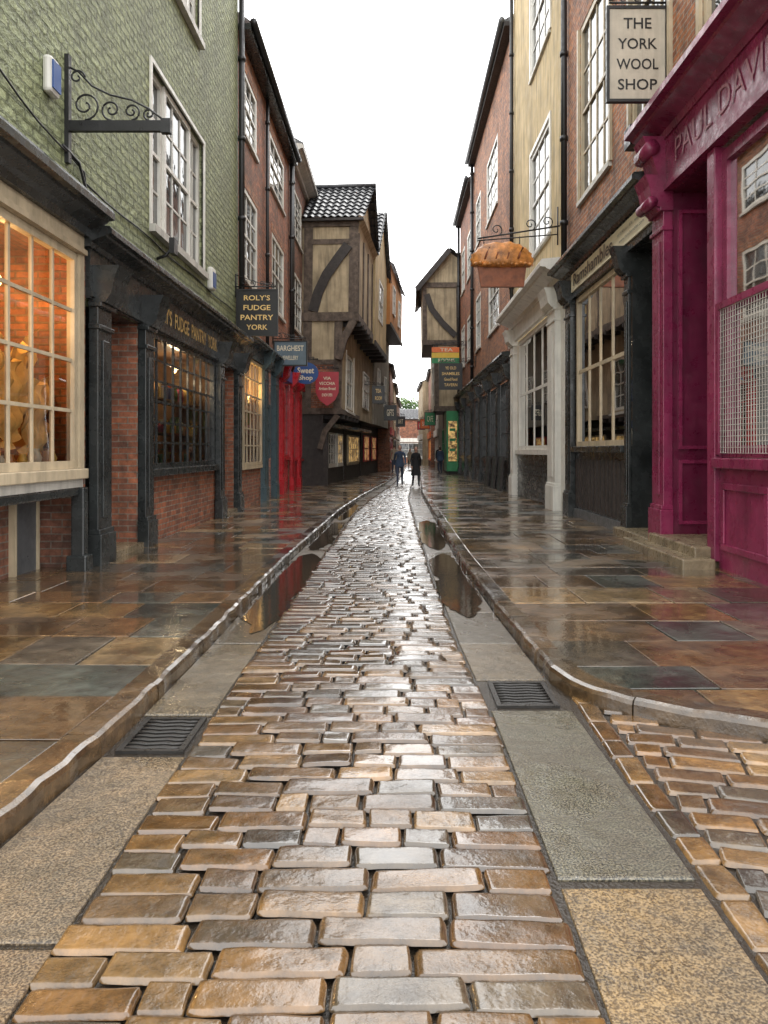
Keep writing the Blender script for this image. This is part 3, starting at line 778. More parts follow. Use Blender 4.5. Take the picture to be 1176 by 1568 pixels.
b.win(.5,3.0,.9,2.3,4,3,'white_paint',d=.02,meet=False,glass='glass_dark'); b.win(3.4,5.0,.9,2.3,3,3,'white_paint',d=.02,meet=False,glass='painted_shop_glow')
b.box('canopy','black_paint',-.1,5.4,0,.5,2.5,2.62); b.box('post','timber_dark',-.1,.12,.0,.2,0,2.6)
b.finish()
FD2=leanframe(-2.9+TX*5.45,31+TY*5.45,TX,TY,TY,-TX,.016)
b=Bld('timber_framed_house',FD2)
tbox(b,0,6,-3,.05,0,3,'timber_dark'); tbox(b,0,6,-3,.7,3,6.6,'cream_plaster'); tbox(b,0,6,-3,1.42,6.6,10.9,'yellow_render',[(1.8,3.8,8.0,10.0)])
b.win(1.8,3.8,8.0,10.0,3,4,'white_paint',d=1.4,sill=True,bar=.05,fw=.12)
b.win(1.6,4,3.6,5.4,3,4,'white_paint',d=.72,sill=False); b.win(.8,5,.9,2.3,5,2,'cream_paint',d=.1,glass='painted_shop_glow',meet=False)
b.quad('walls','yellow_render',(0,1.42,10.9),(6,1.42,10.9),(3,1.42,13.6))
tiles(b,'roof','tile_black',(-.3,-2,10.8),(-.3,1.65,10.8),(3,-2,13.7),(3,1.65,13.7),12,11,.06)
tiles(b,'roof','tile_black',(6.3,-2,10.8),(6.3,1.65,10.8),(3,-2,13.7),(3,1.65,13.7),12,11,.06)
brace(b,'bargeboard','black_paint',[(-.2,10.8),(3,13.6)],.22,1,1.6); brace(b,'bargeboard','black_paint',[(6.2,10.8),(3,13.6)],.22,1,1.6)
b.box('timber_frame','timber_dark',0,6,1.423,1.5,6.5,6.75); b.box('canopy','black_paint',0,6,0,.7,2.5,2.62)
for s_ in (.4,1.6,2.8,4,5.2): b.box('joist_ends','timber_dark',s_,s_+.16,.7,1.5,6.35,6.5)
b.finish()
FD3=leanframe(-2.9+TX*11.5,31+TY*11.5,TX,TY,TY,-TX,.014)
b=Bld('timber_framed_house',FD3)
tbox(b,0,9,-3,.1,0,3,'timber_dark'); tbox(b,0,9,-3,.8,3,8.5,'grey_render'); tbox(b,0,9,-3,1.62,8.5,11.8,'orange_plaster')
b.box('timber_frame','timber_dark',0,9,1.623,1.7,8.4,8.6)
tiles(b,'roof','tile_black',(-.2,1.8,11.7),(9,1.8,11.7),(-.2,-1,14.6),(9,-1,14.6),16,9,.06)
b.quad('walls','orange_plaster',(0,1.62,11.8),(0,-1,11.8),(0,-1,14.5)); b.quad('walls','orange_plaster',(0,-3,8.5),(0,-1,8.5),(0,-1,14.5),(0,-3,12))
for s_ in (1.5,5.5): b.win(s_,s_+1.4,9.3,10.9,3,4,'white_paint',d=1.64,sill=False); b.win(s_,s_+1.4,4.3,6.2,3,4,'white_paint',d=.82,sill=False); b.win(s_-.5,s_+2,.9,2.4,4,2,'red_paint',d=.12,sill=False,glass='painted_shop_glow')
b.finish()
def simple_house(name,T,L,eave,ridge,mat,shop,wins=2,dep=-4,glow='glass_dark'):
    b=Bld(name,T)
    fl=(eave-3.2)/max(1,int((eave-3.2)/2.6)); n=int((eave-3.2)/2.6)
    ops=[]
    for i in range(wins):
        for k in range(n):
            s_=L*(i+.5)/wins; ops.append((s_-.5,s_+.5,3.2+k*fl+.7,3.2+k*fl+2.2))
    b.wall('walls',mat,0,L,0,eave,ops+[(.4,L-.4,.8,2.5)])
    for o in ops: b.win(*o,3,4,'white_paint')
    b.win(.4,L-.4,.8,2.5,5,2,shop,d=-.05,meet=False,glass=glow); b.box('fascia',shop,.1,L-.1,.003,.12,2.6,3.1)
    for s_ in (0,L): b.quad('walls',mat,(s_,0,0),(s_,dep*2,0),(s_,dep*2,eave),(s_,dep,ridge),(s_,0,eave))
    tiles(b,'roof','tile_brown' if random.random()<.4 else 'tile_black',(-.1,.25,eave-.05),(L+.1,.25,eave-.05),(-.1,dep,ridge),(L+.1,dep,ridge),int(L*2.5),9,.05)
    b.box('eaves','timber_dark',0,L,.02,.2,eave-.2,eave-.05)
    b.box('chimney','brick_red',L*.8,L*.8+.8,dep-.4,dep+.4,ridge-.6,ridge+1.1); b.lathe('chimney_pots','tile_brown',(L*.8+.4,dep,ridge+1.1),[(.14,0),(.11,.4),(.13,.45)],8)
    b.finish()
simple_house('brick_cottage',frame(-.35,51.5,.02,1,1,-.02),9,7.3,9.2,'brick_red','red_paint')
simple_house('rendered_cottage',frame(-.1,60.6,.02,1,1,-.02),10,6.8,8.6,'cream_plaster','black_paint')
simple_house('brick_cottage',frame(.1,70.8,.03,1,1,-.03),14,6.4,8.2,'brick_brown','white_paint',3)

# ------------------------------------------------------------------ RIGHT near: brick house with two shops
b=Bld('brick_corner_house',RIGHT(3.9))
ops=[(13.9,16.2,6.75,10.4),(10.9,12.7,6.75,10.4),(7.0,9.75,6.75,10.2)]
b.wall('walls','brick_orange',6.3,17.5,5.6,14.5,ops)
for o in ops: b.win(*o,4,4,'cream_paint',bar=.045,fw=.13,d=-.06,sillmat='stone_white',glass='glass_dark'); b.box('window_frames','cream_paint',o[0]-.1,o[0],0,.05,o[2],o[3]); b.box('window_frames','cream_paint',o[1],o[1]+.1,0,.05,o[2],o[3])
b.quad('walls','brick_brown',(6.3,0,0),(6.3,-6,0),(6.3,-6,14.5),(6.3,0,14.5)); b.quad('walls','brick_brown',(17.5,0,0),(17.5,-6,0),(17.5,-6,14.5),(17.5,0,14.5))
b.cornice('stone_white',6.3,17.5,14.3,.4,.4); b.quad('roof','tile_black',(6.3,.3,14.7),(17.5,.3,14.7),(17.5,-6,18),(6.3,-6,18)); b.quad('walls','brick_brown',(6.3,-6,0),(17.5,-6,0),(17.5,-6,14.5),(6.3,-6,14.5))
P='purple_paint'
b.pil(P,10.78,11.25,4.95,d=.14,z0=.2,plinth=.5)
b.prof('consoles',P,[(0,4.9),(.2,4.9),(.3,5.0),(.27,5.2),(.2,5.4),(.3,5.7),(.42,5.95),(0,5.95)],10.8,11.22)
for zc,rc_ in ((5.02,.08),(5.78,.11)): b.tube('console_scroll',P,[(10.76,.3,zc),(11.26,.3,zc)],rc_,12)
b.box('fascia',P,6.3,11.3,-.02,.1,5.17,5.93); b.box('fascia',P,6.3,11.3,.102,.14,5.17,5.25); b.cornice(P,6.2,11.42,5.9,.36,.5)
b.text('PAUL DAVIES',(3.8,8.9,5.6),3.0,.32,'-x','pink_letters',-.005,.012)
b.box('post',P,9.2,9.42,-.1,.08,.2,5.17,bevel=.012)
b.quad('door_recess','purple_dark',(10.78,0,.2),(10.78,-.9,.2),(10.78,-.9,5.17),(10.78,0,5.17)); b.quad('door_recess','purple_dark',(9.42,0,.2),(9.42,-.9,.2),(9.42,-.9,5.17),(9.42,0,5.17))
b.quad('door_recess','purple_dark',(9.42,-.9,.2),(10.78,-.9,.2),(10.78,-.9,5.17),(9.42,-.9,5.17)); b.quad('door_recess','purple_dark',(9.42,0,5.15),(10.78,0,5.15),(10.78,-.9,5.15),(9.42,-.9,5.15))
for z0,z1 in ((.5,1.4),(1.55,4.9)):
    for (p,q,r_,t) in ((-.75,-.12,z0,z0+.05),(-.75,-.12,z1-.05,z1)): b.box('recess_panel',P,10.75,10.778,p,q,r_,t)
    b.box('recess_panel',P,10.75,10.778,-.8,-.75,z0,z1); b.box('recess_panel',P,10.75,10.778,-.12,-.07,z0,z1)
b.box('door',P,9.55,10.65,-.9,-.84,.25,3.6,bevel=.01); b.win(9.7,10.5,1.6,3.3,1,1,P,d=-.82,sill=False)
b.box('door_step','step_stone',9.3,11.0,-.9,.28,.1,.36,bevel=.02); b.box('door_step','step_stone',9.1,11.5,.1,.5,.08,.24,bevel=.02)
b.win(6.5,9.2,1.45,5.1,2,1,P,d=-.06,glass='glass_clear',fw=.14,meet=False,sill=False,mull=(7.85,))
b.box('shop_sill',P,6.3,9.2,-.1,.12,1.32,1.445,bevel=.015)
b.box('stallriser',P,6.3,9.2,-.06,.02,.05,1.32)
for a0,a1 in ((6.5,7.7),(7.95,9.1)):
    for (p,q,r_,t) in ((a0,a1,.35,.43),(a0,a1,1.07,1.15)): b.box('panel_mould',P,p,q,.02,.05,r_,t,bevel=.01)
    b.box('panel_mould',P,a0,a0+.08,.02,.05,.43,1.07,bevel=.01); b.box('panel_mould',P,a1-.08,a1,.02,.05,.43,1.07,bevel=.01)
for i in range(42): 
    s_=6.5+i*.065; b.box('window_grille','stone_white',s_,s_+.005,.04,.046,1.5,3.2)
for i in range(27): b.box('window_grille','stone_white',6.5,9.2,.047,.052,1.5+i*.065,1.505+i*.065)
b.box('grille_frame',P,6.5,9.2,.03,.07,3.2,3.28); b.box('grille_frame',P,9.12,9.2,.03,.07,1.48,3.2)
b.room(6.4,9.4,1.4,5.15,1.5,'curtain',d=-.1,back='curtain')
for z in (1.5,2.4,3.3): b.box('shelves','room_wood',6.5,9.1,-.8,-.3,z-.03,z); b.goods(6.5,9.1,-.5,z,.25,.5)
b.lamp(7.8,-.7,4.3,40,(1,.85,.65))
K='black_paint'
b.box('fascia',K,11.32,17.45,-.02,.08,4.8,5.4); b.cornice(K,11.3,17.6,5.36,.27,.42)
b.box('signboard','cream_letters',11.4,16.55,.082,.11,4.93,5.3)
b.text('Ramshambles',(3.78,14.8,5.12),2.9,.26,'-x','sign_black',.012,.012); b.text('tel 01904 611 876   wool & yarn',(3.78,12.3,5.16),1.5,.07,'-x','sign_black',.0,.012); b.text('www.ramshambles.com',(3.78,12.3,5.04),1.3,.06,'-x','sign_black',.0,.012)
b.win(12.95,16.5,1.62,4.78,4,2,'cream_paint',d=-.04,glass='glass_clear',fw=.1,bar=.07,meet=False,sill=False)
b.box('shop_sill',K,12.9,16.6,-.08,.12,1.5,1.617,bevel=.01); b.box('stallriser',K,12.9,16.6,-.08,0,.1,1.5); 
for i in range(14): b.box('stallriser_slats','timber_dark',13.0+i*.255,13.0+i*.255+.17,0,.03,.35,1.35)
b.box('stallriser','lead_grey',12.8,17.4,-.05,.05,.0,.3)
b.pil(K,16.6,17.1,4.75,z0=.1); b.pil(K,12.65,12.9,4.45,z0=.1,d=.06); b.box('stallriser',K,17.1,17.5,-.08,.0,0,5.3)
b.quad('door_recess',K,(12.65,0,.1),(12.65,-1,.1),(12.65,-1,4.8),(12.65,0,4.8)); b.quad('door_recess',K,(11.32,0,.1),(11.32,-1,.1),(11.32,-1,4.8),(11.32,0,4.8)); b.quad('door_recess',K,(11.32,-1,.1),(12.65,-1,.1),(12.65,-1,4.8),(11.32,-1,4.8)); b.quad('door_recess',K,(11.32,0,4.79),(12.65,0,4.79),(12.65,-1,4.79),(11.32,-1,4.79))
b.box('door',K,11.5,12.5,-.98,-.9,.2,3.2,bevel=.01); b.win(11.7,12.3,1.4,2.9,1,2,K,d=-.88,sill=False)
b.box('door_step','step_stone',11.2,12.9,-.9,.25,.08,.26,bevel=.02)
b.room(12.8,16.6,1.55,4.8,1.6,'room_wood',d=-.1,back='curtain')
for z in (1.65,2.4): b.box('shelves','room_wood',12.9,16.5,-.7,-.3,z-.03,z); b.goods(12.9,16.5,-.5,z,.3,.45)
b.lamp(14.5,-.8,3.6,30,(1,.8,.55))
b.pipe(17.3,.1,5.7,14.5,.07)
b.tube('flood_lamp',"black_iron",[(11.6,0,6.0),(11.6,.15,6.05),(11.6,.3,6.2)],.03,6); b.box('flood_lamp','black_iron',11.45,11.75,.25,.4,6.1,6.4)
b.finish()

# ------------------------------------------------------------------ RIGHT: cream rendered house
b=Bld('cream_rendered_house',RIGHT(3.9))
ops=[(19.3,22.0,7.0,9.9),(19.3,22.0,12.1,15)]
b.wall('walls','yellow_render',17.52,25.3,5.6,18.5,ops)
for o in ops: b.win(*o,3,4,'white_paint',bar=.045,fw=.12,d=-.05,sillmat='stone_white'); b.box('architrave','white_paint',o[0]-.12,o[0],0,.04,o[2],o[3]+.12); b.box('architrave','white_paint',o[1],o[1]+.12,0,.04,o[2],o[3]+.12); b.box('architrave','white_paint',o[0],o[1],0,.04,o[3],o[3]+.12)
for s_ in (17.52,25.3): b.quad('walls','yellow_render',(s_,0,0),(s_,-6,0),(s_,-6,18.5),(s_,0,18.5))
b.cornice('stone_white',17.5,25.4,18.3,.4,.4); b.quad('roof','tile_black',(17.5,.4,18.7),(25.3,.4,18.7),(25.3,-5,21),(17.5,-5,21))
W='white_paint'
b.pil(W,18.0,18.9,4.9,d=.16,plinth=.7); b.pil(W,24.4,25.0,4.9,d=.16,plinth=.7)
b.box('fascia',W,17.55,25.3,0,.12,5.0,5.5); b.cornice(W,17.5,25.3,5.45,.45,.6)
b.win(19.2,24.3,1.55,4.95,4,2,W,d=-.04,glass='glass_clear',fw=.12,bar=.08,meet=False,sill=False)
b.box('shop_sill',W,19.0,24.4,-.05,.1,1.42,1.545); b.box('stallriser',K,18.9,24.4,-.05,.0,0,1.42)
for i in range(9): b.box('stallriser_slats',K,19,24.3,0,.03,.15+i*.14,.24+i*.14)
b.room(19.1,24.4,1.5,5,1.4,'room_wood',d=-.1); b.goods(19.3,24.2,-.4,1.56,.25,.3); b.goods(19.3,24.2,-.3,1.56,.2,.25); b.lamp(20.6,-.5,3.6,45,(1,.6,.25)); b.lamp(23,-.5,3.6,45,(1,.6,.25))
b.box('walls',W,17.55,18.0,-.1,.02,0,5)
b.pipe(25.1,.1,5.9,18.3,.06)
b.finish()
# ------------------------------------------------------------------ RIGHT: tall brick houses
def rbrick(s0,s1,eave,ops,shopmat,mat,ztop=4.7):
    b=Bld('brick_townhouse',RIGHT(3.9))
    b.wall('walls',mat,s0,s1,ztop,eave,ops)
    for o in ops: b.win(*o,3,4,'white_paint',bar=.05,fw=.13,d=-.04,sillmat='stone_white'); b.box('lintels','brick_orange',o[0]-.1,o[1]+.1,0,.012,o[3],o[3]+.3)
    for s_ in (s0,s1): b.quad('walls',mat,(s_,0,0),(s_,-4,0),(s_,-4,eave+2.5),(s_,0,eave))
    b.box('eaves','timber_dark',s0,s1,0,.3,eave-.15,eave); b.tube('gutter','lead_grey',[(s0,.38,eave+.05),(s1,.38,eave+.05)],.1,8)
    b.quad('roof','tile_black',(s0,.35,eave+.02),(s1,.35,eave+.02),(s1,-4,eave+2.6),(s0,-4,eave+2.6))
    b.box('fascia',shopmat,s0,s1,-.05,.12,ztop-.7,ztop-.1); b.cornice(shopmat,s0,s1,ztop-.15,.25,.4)
    n=max(2,int((s1-s0)/3)); 
    for i in range(n+1):
        a=s0+.05+(s1-s0-.5)*i/n; b.pil(shopmat,a,a+.38,ztop-.75)
        if i<n: c=s0+.05+(s1-s0-.5)*(i+1)/n; b.win(a+.4,c-.03,1.2,ztop-.75,4,3,shopmat,d=-.05,meet=False,glass='glass_dark'); b.box('stallriser',shopmat,a+.39,c-.01,-.08,0,0,1.12)
    b.pipe(s1-.2,.12,ztop,eave,.08)
    b.finish()
rbrick(25.35,38,15.7,[(29.2,32.6,11.0,13.6),(35,37,11.2,13.4),(28.8,32,6.3,9.0),(35,37,6.3,8.8)],'black_paint','brick_orange')
rbrick(38.05,46,15.0,[(39.5,41.5,10.6,13),(39.5,41.5,6.3,8.6),(43,45,10.6,13),(43,45,6.3,8.6)],'black_paint','brick_red')
FE=leanframe(3.2,46.05,.02,1,-1,.02,.014)
b=Bld('timber_gabled_house',FE)
tbox(b,0,8,-3,0,0,4,'timber_dark'); tbox(b,0,8,-3,.8,4,8,'cream_plaster',[(2,4,5,7)]); tbox(b,0,8,-3,1.45,8,11.5,'cream_plaster')
b.quad('walls','cream_plaster',(0,1.45,11.5),(0,-3,11.5),(0,-.2,13.4)); b.quad('walls','cream_plaster',(8,1.45,11.5),(8,-3,11.5),(8,-.2,13.4))
b.win(2,4,5,7,3,4,'white_paint',d=.75)
tiles(b,'roof','tile_black',(-.4,1.8,11.2),(8.4,1.8,11.2),(-.4,-.2,13.6),(8.4,-.2,13.6),16,9,.06); tiles(b,'roof','tile_black',(-.4,-3,11.2),(8.4,-3,11.2),(-.4,-.2,13.6),(8.4,-.2,13.6),16,9,.06)
brace(b,'bargeboard','timber_dark',[(1.8,11.15),(-.2,13.5)],.3,0,-.35); 
for z0,dd in ((7.85,1.5),(11.3,1.5),(3.9,.85)): b.box('timber_frame','timber',-.07,-.002,-.9,dd,z0,z0+.3)
for d0 in (1.2,-.8): b.box('timber_frame','timber',-.05,-.002,d0,d0+.25,8.15,11.3)
brace(b,'timber_frame','timber_dark',[(1.2,10.9),(.9,10.0),(.3,9.2),(-.5,8.4)],.35,0,-.06)
b.box('timber_frame','timber',-.05,-.002,.55,.8,4.2,7.85)
b.box('shopfront','sign_green',-.15,3,-.7,.12,.3,3.9); b.box('shop_lightbox','painted_shop_glow',-.18,-.152,-.5,.02,.9,3.3)
for z in (1.5,2.1,2.7): b.box('shopfront','sign_green',-.2,-.185,-.4,-.05,z,z+.16)
b.win(3.3,7.5,1,3,5,2,'sign_green',d=.03,meet=False,sill=False)
b.finish()
simple_house('rendered_cottage',frame(3.1,55,.02,1,-1,.02),8,9.0,11,'grey_render','white_paint',2,dep=-2)
simple_house('brick_cottage',frame(2.95,63.2,.02,1,-1,.02),9,8.2,10.3,'brick_red','sign_orange',2,glow='painted_shop_glow')
simple_house('rendered_cottage',frame(2.6,72.5,-.01,1,-1,-.01),10,8.0,10,'cream_plaster','white_paint',2)
simple_house('brick_shop',frame(-4,97,1,0,0,-1),14,5.6,7.0,'brick_red','white_paint',6)

# ------------------------------------------------------------------ signs
def spiral(cx,cz,r,turns,st,y,sgn=1,n=26):
    return [(cx+sgn*r*(1-t/n*.85)*math.cos(st+turns*2*math.pi*t/n),y,cz+r*(1-t/n*.85)*math.sin(st+turns*2*math.pi*t/n)) for t in range(n)]
def bracket(B,xw,xe,y,z,r=.018,drop=.25,scroll=.12,zs=None):
    sg=1 if xe>xw else -1
    B.tube('bracket','black_iron',[(xw,y,z),(xe,y,z)],r,6); B.tube('bracket','black_iron',[(xw+sg*.02,y,z-drop),(xw+sg*.02,y,z+drop*1.2)],r*1.1,6)
    L=abs(xe-xw); n=max(1,int(L/(scroll*2.4)))
    for i in range(n):
        cx=xw+sg*(.12+scroll+i*scroll*2.3); rr=scroll*(1-.5*i/max(1,n))
        B.tube('scrolls','black_iron',spiral(cx,z+rr+.01,rr,1.4,-math.pi/2,y,sg),r*.6,5)
    B.tube('scrolls','black_iron',[(xw+sg*.03,y,z+drop*1.1),(xw+sg*L*.3,y,z+scroll*2),(xw+sg*L*.6,y,z+scroll*.9),(xe,y,z+.03)],r*.6,5)
def sign(name,x0,x1,y,z0,z1,mat,lines,lmat,xw,frame_mat=None,br=.25,lay=None):
    B=Bld(name)
    B.box('board',mat,x0,x1,y-.025,y+.025,z0,z1,bevel=.006)
    if frame_mat:
        t=.04
        B.box('frame',frame_mat,x0-t,x0,y-.04,y+.04,z0-t,z1+t); B.box('frame',frame_mat,x1,x1+t,y-.04,y+.04,z0-t,z1+t)
        B.box('frame',frame_mat,x0,x1,y-.04,y+.04,z0-t,z0); B.box('frame',frame_mat,x0,x1,y-.04,y+.04,z1,z1+t)
    n=len(lines); H=(z1-z0)
    for i,(tx,wf) in enumerate(lines):
        B.text(tx,((x0+x1)/2,y-.026,z1-H*(i+.5)/n*.9-H*.05),(x1-x0)*wf,H/n*.48,'-y',lmat,.012,.004)
    if br is not None:
        far=x1 if abs(x1-xw)>abs(x0-xw) else x0
        bracket(B,xw,far,y,z1+.1,.016,br,.09)
        for x in (x0+.1,x1-.1): B.tube('hangers','black_iron',[(x,y,z1),(x,y,z1+.1)],.01,5)
    B.finish()
sign('york_wool_shop_sign',3.06,3.86,11.0,6.55,7.84,'sign_cream',[('THE',.5),('YORK',.7),('WOOL',.75),('SHOP',.7)],'sign_black',3.9,'black_iron',br=.2)
sign('fudge_shop_sign',-3.68,-2.78,18.0,4.25,5.27,'sign_black',[("ROLY'S",.68),('FUDGE',.7),('PANTRY',.85),('YORK',.55)],'gold_letters',-3.75,'sign_black')
sign('hanging_sign',-3.68,-2.72,23.5,4.15,4.85,'sign_bluegrey',[('BARGHEST',.85),('JEWELLERY',.5)],'cream_letters',-3.75,'sign_black',br=.15)
B=Bld('sweet_shop_sign')
v=[];N=28
for yy in (-.03,.03):
    for i in range(N): a=2*math.pi*i/N; v.append((-3.25+.46*math.cos(a),28+yy,4.35+.4*math.sin(a)))
B.add('board','sign_blue',v,[tuple(range(N))[::-1],tuple(range(N,2*N))]+[(i,(i+1)%N,(i+1)%N+N,i+N) for i in range(N)])
B.text('Sweet',(-3.25,27.965,4.45),.6,.22,'-y','cream_letters',.02,.005); B.text('Shop',(-3.25,27.965,4.16),.5,.22,'-y','cream_letters',.02,.005); bracket(B,-3.75,-2.8,28,4.85,.02,.2,.08); B.finish()
B=Bld('restaurant_shield_sign')
sh=[(-3.1,4.6),(-2.2,4.6),(-2.2,3.8),(-2.35,3.5),(-2.65,3.27),(-2.95,3.5),(-3.1,3.8)]
B.prof('board','sign_red',[(x,z) for x,z in sh],29.97,30.03,axis=1)
for t,z,w_ in (('VIA',4.35,.3),('VECCHIA',4.15,.62),('Artisan Bread',3.95,.65),('IS NOW OPEN',3.7,.4)): B.text(t,(-2.65,29.96,z),w_,.12,'-y','cream_letters',.015,.006)
bracket(B,-3.75,-2.2,30,4.72,.02,.2,.08); B.finish()
B=Bld('wrought_iron_bracket')
y=8.75; B.box('arm','black_iron',-3.75,-2.58,y-.03,y+.03,5.16,5.28); B.box('arm','black_iron',-3.75,-3.7,y-.04,y+.04,4.8,6.03); B.box('arm','black_iron',-2.66,-2.55,y-.04,y+.04,5.14,5.3)
for cx,r_,sg in ((-3.53,.17,1),(-3.23,.12,-1),(-3.0,.1,1),(-2.8,.07,-1)): B.tube('scrolls','black_iron',spiral(cx,5.29+r_,r_,1.5,-math.pi/2,y,sg),.012,5)
B.tube('scrolls','black_iron',[(-3.72,y,5.9),(-3.6,y,5.84),(-3.45,y,5.68),(-3.25,y,5.58),(-3.0,y,5.52),(-2.8,y,5.42),(-2.62,y,5.28)],.012,5)
B.tube('scrolls','black_iron',spiral(-3.62,5.78,.09,1.2,0,y,1),.012,5); B.finish()
B=Bld('pie_shop_sign')
y=18.2
def pf(p):
    q=Vector(p); a=math.atan2(p.z,p.x)
    k=1+.045*math.sin(a*19)*(1-abs(p.y))+.05*noise.noise(p*3)
    q.x*=k; q.z*=k
    if abs(q.x)>.01: q.x=math.copysign(abs(q.x)**.8,q.x)
    if q.z<-.25: q.z=-.25+(q.z+.25)*.3
    q.z-=.1*q.x*q.x
    return q
B.ball('pie_crust','crust',(2.53,y,6.05),.74,.22,.42,60,24,pf)
for i in range(4):
    xx=2.1+i*.26
    B.tube('pie_slashes','crust_dark',[(xx,y-.2,6.02),(xx+.05,y-.2,6.16),(xx+.12,y-.14,6.3)],.025,6)
for i in range(13):
    xx=1.9+i*.105; B.ball('crimped_edge','crust',(xx,y-.12,5.92+.02*math.sin(i*2)),.065,.1,.05,8,6)
B.prof('board','crust_dark',[(1.95,5.88),(3.1,5.88),(3.04,5.4),(2.03,5.4)],y-.06,y+.06,axis=1)
B.tube('bracket','black_iron',[(3.9,y,6.85),(1.95,y,6.55)],.02,6); B.tube('bracket','black_iron',[(3.85,y,7.3),(3.85,y,6.4)],.02,6)
B.tube('bracket','black_iron',[(3.85,y,6.65),(1.95,y,6.5)],.015,6)
for cx in (3.6,3.2,2.4): B.tube('scrolls','black_iron',spiral(cx,7.0-.16*(3.9-cx),.15,1.4,-math.pi/2,y,1),.014,5)
for x in (2.1,2.95): B.tube('hangers','black_iron',[(x,y,6.3),(x,y,6.6)],.012,5)
B.finish()
def sgn2(name,x0,x1,y,z0,z1,mat,lines,lmat,xw): sign(name,x0,x1,y,z0,z1,mat,lines,lmat,xw,'sign_black')
B=Bld('cafe_sign'); 
for i,m_ in enumerate(('sign_orange','sign_yellow','sign_green')): B.box('board_%d'%i,m_,2.0,3.5,41.97,42.03,6.3+(2-i)*.3,6.58+(2-i)*.3)
B.text('ROOMS',(2.8,41.96,6.45),.9,.2,'-y','cream_letters'); B.text('TEA',(2.8,41.96,7.04),.7,.18,'-y','cream_letters'); bracket(B,3.9,2.0,42,7.3,.025,.2,.1); B.finish()
sgn2('pub_sign',2.15,3.2,37.0,4.5,5.7,'sign_black',[('YE OLD',.5),('SHAMBLES',.8),('Good Food',.6),('TAVERN',.6)],'gold_letters',3.9)
sgn2('hanging_sign',-1.1,-.55,38,3.9,4.7,'sign_black',[('TEA',.5),('ROOM',.6)],'gold_letters',-1.9)
sgn2('hanging_sign',-.6,.05,44,3.3,4.1,'sign_black',[('GIFTS',.6)],'cream_letters',-1.2)
sgn2('hanging_sign',1.95,2.6,50,3.2,4.0,'sign_green',[('CAFE',.6)],'cream_letters',3.2)
sgn2('hanging_sign',1.9,2.6,58,3.2,3.9,'sign_orange',[('SALE',.6)],'cream_letters',3.1)
sgn2('hanging_sign',.1,.7,56,3.3,4.0,'sign_black',[('ART',.6)],'cream_letters',-.2)
sgn2('hanging_sign',2.0,2.6,68,3.4,4.1,'sign_red',[('BAR',.6)],'cream_letters',2.9)
for yy in (26.6,28.4,30.4):
    B=Bld('chalkboard_sign'); B.prof('board','slate_board',[(3.62,.12),(3.66,.12),(3.76,1.3),(3.72,1.3)],yy,yy+.7,axis=1)
    B.prof('frame','timber_dark',[(3.6,.12),(3.68,.12),(3.78,1.33),(3.7,1.33)],yy-.06,yy,axis=1); B.prof('frame','timber_dark',[(3.6,.12),(3.68,.12),(3.78,1.33),(3.7,1.33)],yy+.7,yy+.76,axis=1); B.finish()

